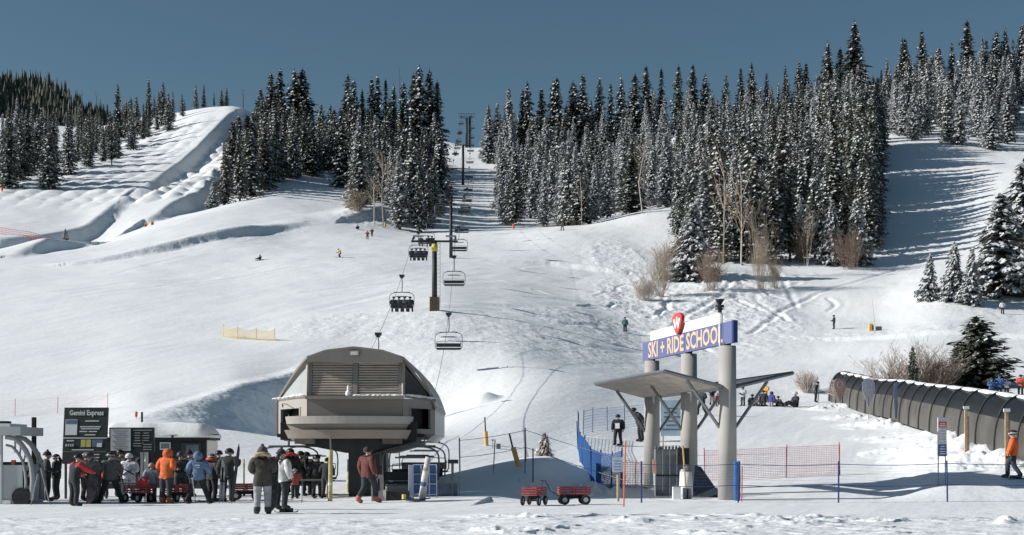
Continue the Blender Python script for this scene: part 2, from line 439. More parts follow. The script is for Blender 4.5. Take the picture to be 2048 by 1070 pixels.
def spruce_meshes(seed, h, rad, snow, dens=1.0, bare=0.06, top=0.8, m=None, ls=1.0, rise=0.0):
    """a spruce: whorls of drooping fronds, each frond a row of small ragged sprays, snow lying on the sprays' upper side"""
    g = np.random.default_rng(seed); Qn, Qs = [], []
    z = h * bare; side = g.uniform(0, 6.28)
    while z < h * 0.985:
        t = z / h
        env = rad * (1 - t) ** top * (0.72 + 0.28 * min(1, (t - bare) / 0.08 + 0.25))
        env *= 1 + 0.20 * math.sin(z * 1.7 / (h / 20) + seed) * math.sin(z * .6 / (h / 20) + 2.1 * seed)
        nb = max(3, int((4 + 5 * (1 - t)) * dens)); a0 = g.uniform(0, 6.28)
        gap = g.random() < 0.10
        for k in range(nb):
            if gap and g.random() < 0.6: continue
            az = a0 + 6.283 * k / nb + g.normal(0, 0.22)
            L = env * g.uniform(0.62, 1.12) * (1 + 0.10 * math.cos(az - side)) + 0.10
            droop = g.uniform(0.10, 0.45) - rise - 0.35 * max(0, t - 0.75) * 4 * 0.5
            d = np.array((math.cos(az), math.sin(az), 0)); s = np.array((-d[1], d[0], 0))
            ns = max(2, int(L / 0.36 / ls * dens ** 0.5))
            for q in range(ns):
                f = (q + g.uniform(0.2, 0.9)) / ns
                r = L * f; dz = -droop * r + 0.22 * droop * r * f * f
                c = d * r + np.array((0, 0, z + dz + g.normal(0, 0.05)))
                w = (0.20 + 0.26 * (1 - f) * min(1.5, L)) * g.uniform(0.7, 1.25) * ls; l = 0.30 * g.uniform(0.8, 1.4) * ls ** .7
                tl = g.normal(0, 0.35); yaw = g.normal(0, 0.5)
                dd = d * math.cos(yaw) + s * math.sin(yaw); ss = -d * math.sin(yaw) + s * math.cos(yaw)
                dn = dd * l + np.array((0, 0, -0.10 - droop * l)); sw = ss * w + np.array((0, 0, tl * w - 0.0))
                sag = np.array((0, 0, -0.45 * w))
                Qn.append((c - dn, c + sw * 0.9 + sag, c + dn * 1.1, c - sw + sag))
                for rep in range(2 if snow > .88 else 1):
                  if rep:
                    k_ = g.uniform(.45, .8); o_ = d * .12 + np.array((0, 0, .06)) + g.normal(0, .08, 3)
                    Qs.append((c + o_ - dn * k_, c + o_ + sw * k_, c + o_ + dn * k_, c + o_ - sw * k_))
                if g.random() < snow * (0.45 + 0.55 * f):
                    k_ = g.uniform(0.7, 1.1); up = np.array((0, 0, 0.05 + 0.03 * g.random()))
                    dm = dn * np.array((.85, .85, 1.0)) + np.array((0, 0, -.30 * l)); Qs.append((c - dm * k_ + up, c + sw * k_ + sag * .35 + up, c + dm * 1.15 * k_ + up, c - sw * k_ + sag * .35 + up))
        z += (0.30 + 0.22 * (1 - t)) * ls / dens ** 0.4 * g.uniform(0.7, 1.3)
    for k in range(3):
        c = np.array((0, 0, h * 0.985)); a = k * 2.1; sx = np.array((math.cos(a), math.sin(a), 0)) * 0.07
        Qn.append((c - sx, c + sx, c + sx * .2 + (0, 0, h * .03), c - sx * .2 + (0, 0, h * .03)))
    tr = MB().tube([(0, 0, -0.6), (0, 0, h * .5), (0, 0, h)], [h * .011 + .05, h * .007 + .02, .015], 6)
    tm = bpy.data.meshes.new('trunk'); tm.from_pydata(tr.v, [], tr.f); tm.materials.append(M_BARK)
    return (tm, quads_mesh('crown', Qn, m or M_NEEDLE), quads_mesh('snow_clumps', Qs, M_TSNOW) if Qs else None, h)

def stick_tree(seed, h, kind):
    """leafless tree or shrub: stems, forking twigs"""
    g = random.Random(seed); T = MB(); C = MB()
    def twig(p, d, L, r, lev):
        e = p + d * L; mid = p + d * L * .5 + Vector((g.gauss(0, .04), g.gauss(0, .04), g.gauss(0, .03))) * L
        (T if lev == 0 else C).tube([p, mid, e], [r, r * .75, r * .45], 4 if lev == 0 else 3, cap=False)
        if lev >= (3 if kind != 'shrub' else 2): return
        nb = {'aspen': (11, 5, 4), 'shrub': (7, 5, 0), 'stems': (9, 4, 3)}[kind][lev] if lev < 3 else 0
        for k in range(nb):
            f = g.uniform(0.30 if lev == 0 else 0.15, 1.0); q = p + d * L * f
            ax = Vector((g.gauss(0, 1), g.gauss(0, 1), g.gauss(0, .5))).normalized()
            nd = (d * 1.0 + ax * g.uniform(.45, .9) + Vector((0, 0, .25))).normalized()
            twig(q, nd, L * g.uniform(.28, .5) * (1.15 - .5 * f), max(.008, r * .42), lev + 1)
    if kind == 'aspen':
        twig(Vector((0, 0, -.3)), Vector((g.gauss(0, .03), g.gauss(0, .03), 1)).normalized(), h, h * .009 + .02, 0)
    elif kind == 'stems':
        for k in range(4):
            a = g.uniform(0, 6.28); s = g.uniform(.1, .5)
            twig(Vector((math.cos(a) * s, math.sin(a) * s, -.3)), Vector((math.cos(a) * .1, math.sin(a) * .1, 1)).normalized(), h * g.uniform(.75, 1.05), .05, 0)
    else:
        for k in range(70):
            a = g.uniform(0, 6.28); s = g.uniform(.0, .5) * h * .35; ln = abs(g.gauss(0, .36))
            twig(Vector((math.cos(a) * s, math.sin(a) * s, -.2)), Vector((math.cos(a) * ln, math.sin(a) * ln, 1)).normalized(), h * g.uniform(.6, 1.05) * (1 - .25 * ln), .018, 0)
    def me(b, nm, m):
        x = bpy.data.meshes.new(nm); x.from_pydata(b.v, [], b.f); x.materials.append(m); return x
    return me, T, C, h

VAR = {'frost': [spruce_meshes(100 + i, 20, r, s, 1.0, m=M_FROST) for i, (r, s) in enumerate(((3.7, .95), (3.2, .98), (4.2, .9), (3.5, 1.0), (3.0, .92)))],
       'dusted': [spruce_meshes(200 + i, 20, r, s, 0.95) for i, (r, s) in enumerate(((4.0, .60), (3.4, .5), (4.5, .66), (3.7, .45)))],
       'bare': [spruce_meshes(300 + i, 20, r, s, 1.0, b) for i, (r, s, b) in enumerate(((3.6, .28, .06), (3.0, .25, .08), (2.3, .25, .12), (4.2, .35, .04)))],
       'warm': [spruce_meshes(400 + i, 20, r, s, 0.9, m=M_NEEDLE_B) for i, (r, s) in enumerate(((3.5, .6), (3.0, .7)))],
       'young': [spruce_meshes(500 + i, 8, r, s, 1.3, 0.03, 0.85, ls=.62) for i, (r, s) in enumerate(((2.5, .95), (2.2, 1.0), (2.7, .9)))],
       'broad': [spruce_meshes(600 + i, 5, r, s, 1.5, 0.02, 0.7, ls=.36, rise=.5, m=M_NEEDLE_G) for i, (r, s) in enumerate(((1.75, .05), (1.3, .07)))]}
_ss = {}
def tree_obj(name, parts, loc, h, rz, wide, label, cat, group):
    o = empty(name, loc, rz, label, cat, group)
    s = h / parts[3]; o.scale = (s * wide, s * wide, s); o.rotation_euler = (R.gauss(0, .016), R.gauss(0, .016), rz)
    for nm, m in (('trunk', parts[0]), ('crown', parts[1]), ('snow_clumps', parts[2])):
        if m is not None: link(nm, m, o)
    return o
NTREE = 0
def spruce(kind, X, Y, h, label, group, wide=1.0, dz=0.0):
    global NTREE
    NTREE += 1
    v = VAR[kind]
    return tree_obj('spruce_tree', v[NTREE % len(v)], (X, Y, gz(X, Y) + dz), h, R.uniform(0, 6.28), wide * R.uniform(.80, 1.18), label, 'tree', group)

ORD = ['first', 'second', 'third', 'fourth', 'fifth', 'sixth', 'seventh', 'eighth', 'ninth', 'tenth', 'eleventh', 'twelfth', 'thirteenth', 'fourteenth', 'fifteenth',
       'sixteenth', 'seventeenth', 'eighteenth', 'nineteenth', 'twentieth', '21st', '22nd', '23rd', '24th', '25th', '26th', '27th', '28th', '29th', '30th', '31st', '32nd', '33rd', '34th', '35th', '36th', '37th', '38th', '39th', '40th', '41st', '42nd', '43rd', '44th', '45th', '46th', '47th', '48th']
SKY_LINE = [(-60, 130), (0, 150), (120, 185), (200, 215), (235, 185), (300, 175), (390, 180), (455, 195), (505, 200), (520, 175), (560, 145), (605, 150), (622, 205), (660, 205), (690, 160), (760, 150), (830, 142), (870, 150), (893, 215),
            (965, 215), (990, 195), (1060, 170), (1150, 165), (1200, 155), (1290, 140), (1340, 140), (1420, 145), (1500, 140), (1600, 128), (1660, 95), (1710, 75), (1760, 105), (1850, 80), (1930, 62), (2048, 50), (2200, 45)]
def skyrow(px): return float(np.interp(px, [a for a, b in SKY_LINE], [b for a, b in SKY_LINE]))

WORD = {'frost': 'frosted spruce', 'dusted': 'snowy spruce', 'bare': 'dark spruce', 'warm': 'brownish spruce'}
def forest(cname, poly, n, kinds, hr, mind, group, seed, explicit=(), ranks=None, wide=1.0):
    """trees of one clump: poly = (column, distance) outline; the skyline trees given one by one, the rest thrown in with a spacing"""
    g = random.Random(seed); spots = []
    for px, Y, toprow, kind in explicit:
        p = gp(px, Y); h = EYE + (HY - toprow) * Y / F - p.z
        spots.append([px, Y, max(5, h), kind, 'sky'])
    W_ = [((p - CX) / F * y, y) for p, y in poly]
    def inside(x, y):
        c = False
        for (x1, y1), (x2, y2) in zip(W_, W_[1:] + W_[:1]):
            if (y1 > y) != (y2 > y) and x < (x2 - x1) * (y - y1) / (y2 - y1) + x1: c = not c
        return c
    xs = [a for a, b in W_]; ys = [b for a, b in W_]; tries = 0; got = 0
    while got < n and tries < n * 60:
        tries += 1
        X, Y = g.uniform(min(xs), max(xs)), g.uniform(min(ys), max(ys))
        if not inside(X, Y): continue
        if any(math.hypot(X - (q[0] - CX) / F * q[1], (Y - q[1]) * 0.6) < mind for q in spots): continue
        px = CX + F * X / Y; z = gz(X, Y); h = g.uniform(*hr)
        if px < -70 or px > 2120: continue
        lim = EYE + (HY - skyrow(px) - g.uniform(4, 40)) * Y / F - z
        if lim < 6: continue
        h = min(h, lim)
        spots.append([px, Y, h, g.choices(list(kinds), list(kinds.values()))[0], 'in']); got += 1
    # who stands at the lower edge, who on the skyline, who is lost in the middle
    for q in spots:
        b = grow(q[0], q[1]); q.append(b); q.append(b - q[2] * F / q[1])
    for q in spots:
        wpx = 2.2 * F / q[1]
        if not any(o is not q and abs(o[0] - q[0]) < wpx and o[5] > q[5] + 4 for o in spots): q[4] = 'front'
        elif not any(o is not q and abs(o[0] - q[0]) < wpx * .8 and o[6] < q[6] for o in spots): q[4] = 'sky'
    for role, phrase in (('front', 'at the foot of'), ('sky', 'on the skyline of'), ('in', None)):
        L = sorted((q for q in spots if q[4] == role), key=lambda q: q[0]); cnt = {}
        tot = {k: sum(1 for q in L if q[3] == k) for k in WORD}
        for q in L:
            cnt[q[3]] = cnt.get(q[3], 0) + 1; i = cnt[q[3]] - 1
            if phrase and tot[q[3]] == 1: lab = 'the only %s %s %s' % (WORD[q[3]], phrase, cname)
            elif phrase: lab = '%s %s from the left %s %s' % (ORD[min(i, 47)], WORD[q[3]], phrase, cname)
            else: lab = '%s standing in the packed middle of %s' % (WORD[q[3]], cname)
            X = (q[0] - CX) / F * q[1]
            spruce(q[3], X, q[1], q[2], lab, group if phrase else group + ', ' + WORD[q[3]], wide)

forest('the left ridge wood', [(-60, 345), (60, 350), (150, 352), (215, 395), (300, 450), (420, 540), (300, 560), (60, 480), (-60, 430)], 34,
       {'dusted': 5, 'bare': 4, 'frost': 1, 'warm': 1}, (14, 21), 4.2, 'trees on the left ridge', 11,
       [(235, 470, 168, 'bare'), (275, 480, 192, 'dusted'), (298, 500, 157, 'bare'), (326, 500, 163, 'bare'), (345, 500, 183, 'dusted'), (365, 510, 187, 'dusted'), (392, 525, 168, 'dusted'), (407, 525, 168, 'bare'),
        (428, 530, 184, 'bare'), (443, 532, 179, 'bare'), (453, 532, 175, 'bare'), (160, 470, 205, 'bare'), (200, 480, 225, 'bare')])
forest('the clump by the steep run', [(412, 343), (470, 333), (530, 350), (610, 380), (672, 405), (672, 500), (520, 470), (455, 400)], 24,
       {'dusted': 5, 'bare': 4, 'warm': 2}, (13, 20), 3.6, 'trees beside the steep run', 12,
       [(520, 480, 177, 'dusted'), (541, 480, 146, 'dusted'), (557, 480, 136, 'bare'), (592, 480, 140, 'dusted'), (607, 480, 138, 'bare'), (640, 500, 208, 'frost'), (660, 500, 210, 'frost'), (480, 345, 268, 'warm'), (450, 338, 290, 'warm'), (500, 352, 255, 'dusted')], wide=1.45)
forest('the wood left of the chairlift', [(690, 318), (740, 306), (860, 300), (880, 330), (888, 420), (880, 480), (690, 480), (675, 350)], 26,
       {'dusted': 6, 'bare': 3, 'frost': 2, 'warm': 1}, (15, 23), 3.5, 'trees left of the chairlift', 13,
       [(692, 470, 150, 'dusted'), (708, 470, 160, 'dusted'), (726, 470, 178, 'bare'), (742, 470, 155, 'bare'), (755, 470, 150, 'bare'), (772, 470, 158, 'bare'), (788, 470, 168, 'bare'), (806, 470, 165, 'dusted'), (822, 470, 145, 'bare'),
        (835, 470, 133, 'dusted'), (858, 470, 140, 'bare'), (874, 470, 160, 'bare'), (800, 304, 300, 'frost'), (838, 303, 330, 'dusted'), (720, 315, 255, 'dusted')], wide=1.1)
forest('the forest right of the chairlift', [(985, 335), (1010, 312), (1150, 304), (1300, 318), (1345, 300), (1350, 440), (1300, 530), (1000, 540), (968, 430)], 40,
       {'frost': 7, 'dusted': 4, 'bare': 1, 'warm': 1}, (14, 21), 3.6, 'trees right of the chairlift', 14,
       [(975, 505, 210, 'frost'), (992, 505, 205, 'frost'), (1018, 505, 176, 'frost'), (1042, 505, 178, 'bare'), (1056, 505, 162, 'dusted'), (1084, 505, 175, 'bare'), (1106, 505, 156, 'dusted'), (1114, 505, 155, 'dusted'), (1145, 505, 160, 'bare'),
        (1164, 505, 148, 'dusted'), (1196, 505, 153, 'dusted'), (1222, 505, 165, 'warm'), (1243, 505, 152, 'dusted'), (1268, 505, 146, 'bare'), (1294, 505, 130, 'bare'), (1322, 505, 136, 'bare'), (1355, 500, 129, 'bare')], wide=1.15)
forest('the big right stand', [(1335, 250), (1390, 238), (1480, 234), (1620, 240), (1735, 244), (1750, 300), (1745, 380), (1600, 510), (1370, 510), (1340, 310)], 26,
       {'dusted': 6, 'frost': 4, 'warm': 3, 'bare': 2}, (13, 21), 3.3, 'trees of the big right stand', 15,
       [(1385, 490, 128, 'bare'), (1410, 490, 148, 'dusted'), (1450, 490, 148, 'dusted'), (1482, 490, 135, 'bare'), (1505, 490, 125, 'bare'), (1535, 490, 145, 'dusted'), (1570, 480, 130, 'bare'), (1598, 480, 122, 'dusted'), (1612, 480, 126, 'bare'), (1658, 450, 82, 'bare'),
        (1680, 450, 95, 'bare'), (1712, 430, 40, 'bare'), (1725, 300, 190, 'bare'), (1700, 290, 215, 'bare'), (1665, 270, 260, 'dusted'), (1610, 262, 275, 'dusted'), (1560, 258, 250, 'warm'), (1500, 255, 230, 'dusted'), (1430, 260, 240, 'warm'), (1385, 255, 300, 'dusted'), (1736, 247, 335, 'dusted'), (1742, 256, 305, 'bare'), (1732, 265, 285, 'dusted'), (1744, 274, 262, 'dusted'), (1738, 284, 240, 'bare'), (1746, 294, 225, 'dusted'), (1740, 305, 205, 'bare'), (1747, 316, 190, 'dusted'), (1738, 328, 178, 'bare'), (1360, 243, 395, 'dusted'), (1405, 240, 355, 'frost'), (1440, 238, 375, 'dusted'), (1480, 238, 330, 'dusted'), (1510, 238, 310, 'warm'), (1545, 237, 340, 'dusted'), (1580, 239, 330, 'bare'), (1600, 240, 390, 'frost'), (1630, 242, 320, 'dusted'), (1690, 241, 330, 'bare')], wide=1.15)
forest('the wood over the shaded slope', [(1745, 335), (1830, 340), (1905, 338), (1960, 325), (2110, 318), (2110, 480), (1760, 470)], 34,
       {'frost': 7, 'dusted': 3, 'warm': 1}, (13, 20), 3.7, 'trees over the shaded slope', 16,
       [(1775, 470, 115, 'warm'), (1800, 470, 75, 'bare'), (1812, 470, 78, 'dusted'), (1845, 470, 60, 'bare'), (1880, 470, 95, 'dusted'), (1905, 470, 85, 'dusted'), (1935, 450, 40, 'bare'), (1965, 470, 75, 'frost'), (1990, 470, 62, 'dusted'), (2010, 470, 55, 'bare'), (2040, 470, 48, 'bare')], wide=1.2)

# the trees past the ones placed singly: one dense mass between and behind them
def fill(polys, seed):
    g = np.random.default_rng(seed); qn, qs = [], []
    for poly, n, kinds in polys:
        W_ = [((p - CX) / F * y, y) for p, y in poly]; xs = [a for a, b in W_]; ys = [b for a, b in W_]; done = 0; tries = 0
        while done < n and tries < n * 40:
            tries += 1
            X, Y = g.uniform(min(xs), max(xs)), g.uniform(min(ys), max(ys)); c = False
            for (x1, y1), (x2, y2) in zip(W_, W_[1:] + W_[:1]):
                if (y1 > Y) != (y2 > Y) and X < (x2 - x1) * (Y - y1) / (y2 - y1) + x1: c = not c
            px = CX + F * X / Y
            if not c or px < -40 or px > 2090: continue
            z = gz(X, Y); h = g.uniform(12, 19); lim = EYE + (HY - skyrow(px) - g.uniform(12, 70)) * Y / F - z
            if lim < 5: continue
            h = min(h, lim); k = kinds[int(g.integers(len(kinds)))]; v = VAR[k][int(g.integers(len(VAR[k])))]
            a = g.uniform(0, 6.28); sc = h / v[3]; M = np.array(((math.cos(a), -math.sin(a), 0), (math.sin(a), math.cos(a), 0), (0, 0, 1))) * sc
            for me_, out in ((v[1], qn if k != 'frost' else qs_f), (v[2], qs)):
                co = np.empty(len(me_.vertices) * 3, np.float32); me_.vertices.foreach_get('co', co)
                out.append(co.reshape(-1, 3) @ M.T + (X, Y, z))
            done += 1
    return qn, qs
qs_f = []
_qn, _qs = fill([([(10, 380), (150, 380), (215, 410), (400, 550), (250, 560), (0, 470)], 50, ['dusted', 'bare']),
                 ([(470, 350), (600, 385), (668, 412), (668, 500), (520, 480), (430, 352)], 85, ['dusted', 'bare', 'warm']),
                 ([(700, 330), (860, 312), (878, 340), (884, 480), (690, 490)], 50, ['dusted', 'bare', 'dusted']),
                 ([(1000, 335), (1150, 315), (1330, 315), (1350, 520), (985, 530)], 130, ['frost', 'dusted', 'frost']),
                 ([(1350, 262), (1480, 245), (1620, 250), (1725, 256), (1740, 320), (1740, 480), (1350, 510)], 180, ['dusted', 'frost', 'warm']),
                 ([(1712, 247), (1742, 247), (1752, 345), (1716, 345)], 85, ['dusted', 'bare']),
                 ([(1750, 345), (1960, 332), (2100, 325), (2100, 500), (1750, 490)], 85, ['frost', 'dusted', 'frost'])], 99)
_all = [np.concatenate(x).reshape(-1, 4, 3) for x in (_qn, qs_f, _qs)]
_fm = quads_mesh('spruce_forest', np.concatenate(_all), M_NEEDLE); _fm.materials.append(M_FROST); _fm.materials.append(M_TSNOW)
_fm.polygons.foreach_set('material_index', np.concatenate([np.full(len(x), i, np.int32) for i, x in enumerate(_all)]))
tag(link('spruce_forest', _fm), kind='stuff')

def single(kind, px, Y, toprow, label, group=None, wide=1.0):
    p = gp(px, Y); return spruce(kind, p.x, Y, EYE + (HY - toprow) * Y / F - p.z, label, group, wide)
single('young', 2002, 198, 388, 'tall snow dusted spruce alone at the foot of the shaded slope', wide=1.25)
single('young', 1906, 192, 482, 'middle and tallest of the small frosted spruces below the shaded slope')
single('young', 1940, 190, 495, 'small frosted spruce touching the right side of the tallest in its group', wide=.9)
single('young', 1858, 194, 508, 'smallest frosted spruce at the left end of its group', wide=.8)
single('young', 2046, 215, 320, 'snowy spruce cut by the right border beyond the lone tall one', wide=1.3)
single('young', 1382, 222, 405, 'green young spruce beside the russet bushes of the big stand', wide=1.25)
single('young', 1660, 236, 400, 'white frosted young spruce before the right end of the big stand')
single('young', 1712, 237, 395, 'snowy young spruce beside the shaded slope, over a russet bush', wide=1.1)
single('young', 425, 336, 362, 'little snowy spruce at the left foot of the clump beside the run')
single('young', 130, 272, 457, 'tiny lone dark spruce on the snow bank at the left')
single('broad', 1955, 104, 634, 'broad bushy dark green spruce behind the tunnel lift', wide=1.5)
single('broad', 1912, 105, 690, 'lower spruce pressed against the left side of the broad bushy one', wide=1.0)
single('broad', 1825, 101, 694, 'little dark spruce in front of the big tan willow bush', wide=.6)

def sticks(name, kind, seed, px, Y, h, mt, mc, label, group=None, wide=1.0, cat='bush'):
    me_, T, C, hh = stick_tree(seed, h, kind)
    o = empty(name, gp(px, Y), R.uniform(0, 6), label, cat, group); o.scale = (wide, wide, 1)
    T.build('trunk' if kind != 'shrub' else 'stems', mt, o); C.build('twigs', mc, o)
    return o
sticks('aspen_tree', 'aspen', 1, 767, 300, 14, M_ASPEN, M_TWIG, 'leafless tan aspen before the wood left of the chairlift', None, 1.2, 'tree')
sticks('aspen_tree', 'aspen', 2, 748, 303, 9, M_ASPEN, M_TWIG, 'lower leafless aspen left of the taller tan one', None, 1.2, 'tree')
for i, (px, Y, h, lb) in enumerate(((1446, 235, 16, 'pale bare aspen high in the big stand above the russet bush'), (1482, 234, 15, 'pale bare aspen between the two bushes at the stand, second from left'), (1520, 226, 11, 'slender bare aspen clump standing out in front of the big stand'),
                                    (1163, 306, 11, 'single white aspen trunk at the edge of the forest right of the chairlift'), (1285, 312, 14, 'bare aspen at the upper end of the forest right of the chairlift'), (1610, 235, 9, 'thin bare aspen in the shade below the big stand'))):
    sticks('aspen_tree', 'stems' if i in (2, 5) else 'aspen', 10 + i, px, Y, h, M_ASPEN, M_TWIG, lb, None, 1.0, 'tree')
for i, (px, Y, top, lb) in enumerate(((800, 470, 138, 'dead bare trunk poking above the skyline of the wood left of the chairlift'), (164, 480, 178, 'thin dead trunk on the skyline of the left ridge wood'), (194, 490, 182, 'second thin dead trunk on the left ridge skyline, towards the run'), (486, 520, 178, 'thin bare pole of a dead tree at the top of the jump'))):
    hz = EYE + (HY - top) * Y / F - gz((px - CX) / F * Y, Y)
    _me, _a, _c, _hh = stick_tree(60 + i, hz, 'aspen'); o = empty('dead_tree', gp(px, Y), 0, lb, 'tree', 'dead trees on the skyline'); MB().tube([(0, 0, -.5), (.1, 0, hz * .6), (R.uniform(-.5, .5), 0, hz)], [.22, .14, .05], 6).build('trunk', M_BARK, o)
    b = MB()
    for k in range(9): z_ = hz * (.5 + .05 * k); a_ = k * 2.4; b.tube([(.1, 0, z_), (.1 + math.cos(a_) * .8, math.sin(a_) * .8, z_ + .3)], [.05, .02], 4)
    b.build('branches', M_BARK, o)
for i, (px, Y, h, mc, w, lb) in enumerate(((1335, 228, 6.5, M_TWIGR, 1.3, 'russet bush at the left tip of the big stand'), (1320, 208, 6, M_TWIG, .9, 'thin tan bush on the snow below the russet one'), (1290, 203, 3.2, M_TWIGP, 1.6, 'low pale bush at the lower left before the big stand'),
                                           (1425, 212, 6.2, M_TWIGR, .95, 'russet bush in front of the dark young spruces'), (1522, 214, 9, M_TWIG, .55, 'tall thin tan shrub on open snow before the stand'), (1548, 216, 5, M_TWIG, .6, 'short tan shrub next to the tall thin one'),
                                           (1700, 232, 6.5, M_TWIGR, 1.1, 'brown bush at the right end of the big stand'), (1605, 238, 6.5, M_TWIGR, .8, 'brown bush in shade under the middle of the stand'), (715, 312, 4.5, M_TWIG, 1.6, 'thin tan brush on the bank left of the chairlift wood'),
                                           (1820, 103, 4.6, M_TWIGP, 1.5, 'big round pale willow bush behind the tunnel lift'), (1785, 104, 3.2, M_TWIGR, 1.4, 'low russet bush at the left foot of the big willow'), (1868, 102, 3.2, M_TWIGR, 1.3, 'low russet bush at the right foot of the big willow'),
                                           (1700, 118, 2.2, M_TWIGP, 2.0, 'low pale brush behind the far end of the tunnel'), (1615, 128, 2.0, M_TWIGP, 1.2, 'faint thin brush left of the tunnel entrance'), (2040, 208, 6, M_TWIGR, 1.0, 'brown bush at the right border behind the lone spruce'))):
    sticks('willow_bush', 'shrub', 40 + i, px, Y, h, mc, mc, lb, None, w)
_m, _T, _C, _h = stick_tree(77, 1.4, 'aspen')
sap = spruce_meshes(900, 1.6, .5, .25, 1.0, 0.0, .9, M_TWIG, ls=.16, rise=.3)
tree_obj('sapling', sap, gp(1088, 66.5), 1.5, 1.0, 1.15, 'tiny sparse brown conifer sapling alone on the snow', 'tree', None)

# far mountain on the left, with its wood that reads as one dark mass
mx = []; ny, nx = 26, 60
for j in range(ny):
    for i in range(nx):
        px = -700 + i * 20.5; Y = 700 + j * 30
        crest = np.interp(px, [-700, -100, 0, 100, 200, 260, 330, 420, 600], [60, 130, 165, 200, 232, 262, 290, 320, 380])
        Zc = EYE + (HY - crest) * 1150 / F
        t = min(1, max(0, (Y - 700) / 450.0))
        Z = -20 + (Zc + 20) * (0.25 + 0.75 * t ** 0.8) - max(0, Y - 1180) * .5 + 5 * math.sin(px * .03 + Y * .01)
        mx.append(((px - CX) / F * Y, Y, Z))
hb = MB(); hb.add(mx, [(j * nx + i, j * nx + i + 1, (j + 1) * nx + i + 1, (j + 1) * nx + i) for j in range(ny - 1) for i in range(nx - 1)])
tag(hb.build('mountain', mat('wooded_hillside', (0.10, 0.115, 0.115), 0.9, 0.5, 0.02), None, True), kind='structure')
mz = np.array(mx)[:, 2].reshape(ny, nx); fq = []; gg = np.random.default_rng(3)
for k in range(8500):
    px = gg.uniform(-250, 470); Y = gg.uniform(760, 1190)
    i = (px + 700) / 20.5; j = (Y - 700) / 30.0; i0, j0 = int(i), min(int(j), ny - 2)
    z = float(np.mean(mz[j0:j0 + 2, i0:i0 + 2])); x = (px - CX) / F * Y; h = gg.uniform(9, 18); r = gg.uniform(1.8, 3.2)
    for q in range(3):
        zb = z - 2 + h * .28 * q; a0 = gg.uniform(0, 6); rr = r * (1 - q * .27); zt = zb + h * (.62 if q < 2 else .5)
        for s in range(4):
            a, b = a0 + s * 1.57, a0 + s * 1.57 + 1.2
            fq.append(((x + rr * math.cos(a), Y + rr * math.sin(a), zb + gg.uniform(-.8, .8)), (x + rr * math.cos(b), Y + rr * math.sin(b), zb + gg.uniform(-.8, .8)), (x + .12, Y, zt), (x - .12, Y, zt)))
tag(link('far_forest', quads_mesh('far_forest', fq, M_NEEDLE)), kind='stuff')
# ------------------------------------------------------------------ people: one skinned body per pose, clothes cut from it and let out along the normals
J0 = dict(pel=(0, 0, .97), wai=(0, 0, 1.11), che=(0, -.01, 1.32), nec=(0, 0, 1.48), hd0=(0, .03, 1.565), hd1=(0, .01, 1.67), nos=(0, .135, 1.61), ear=(.088, .0, 1.62), eaR=(-.088, .0, 1.62),
          sh=(.185, -.01, 1.43), el=(.26, -.04, 1.16), wr=(.27, .05, .93), ha=(.268, .08, .85), shR=(-.185, -.01, 1.43), elR=(-.26, -.04, 1.16), wrR=(-.27, .05, .93), haR=(-.268, .08, .85),
          hip=(.10, 0, .90), kn=(.115, .03, .50), an=(.12, -.02, .11), toe=(.14, .16, .055), hipR=(-.10, 0, .90), knR=(-.115, .03, .50), anR=(-.12, -.02, .11), toeR=(-.14, .16, .055))
EDG = [('pel', 'wai'), ('wai', 'che'), ('che', 'nec'), ('nec', 'hd0'), ('hd0', 'hd1'), ('hd0', 'nos'), ('hd1', 'ear'), ('hd1', 'eaR'), ('che', 'sh'), ('sh', 'el'), ('el', 'wr'), ('wr', 'ha'), ('che', 'shR'), ('shR', 'elR'), ('elR', 'wrR'), ('wrR', 'haR'),
       ('pel', 'hip'), ('hip', 'kn'), ('kn', 'an'), ('an', 'toe'), ('pel', 'hipR'), ('hipR', 'knR'), ('knR', 'anR'), ('anR', 'toeR')]
RAD = dict(pel=(.155, .125), wai=(.145, .115), che=(.165, .125), nec=(.07, .072), hd0=(.078, .085), hd1=(.09, .1), nos=(.018, .018), ear=(.016, .02), sh=(.08, .08), el=(.052, .052), wr=(.036, .036), ha=(.042, .03), hip=(.098, .098), kn=(.066, .066), an=(.05, .05), toe=(.045, .04))
def shift(keys, d, J):
    for k in keys: J[k] = tuple(a + b for a, b in zip(J[k], d))
UP = ['wai', 'che', 'nec', 'hd0', 'hd1', 'nos', 'ear', 'eaR', 'sh', 'el', 'wr', 'ha', 'shR', 'elR', 'wrR', 'haR']
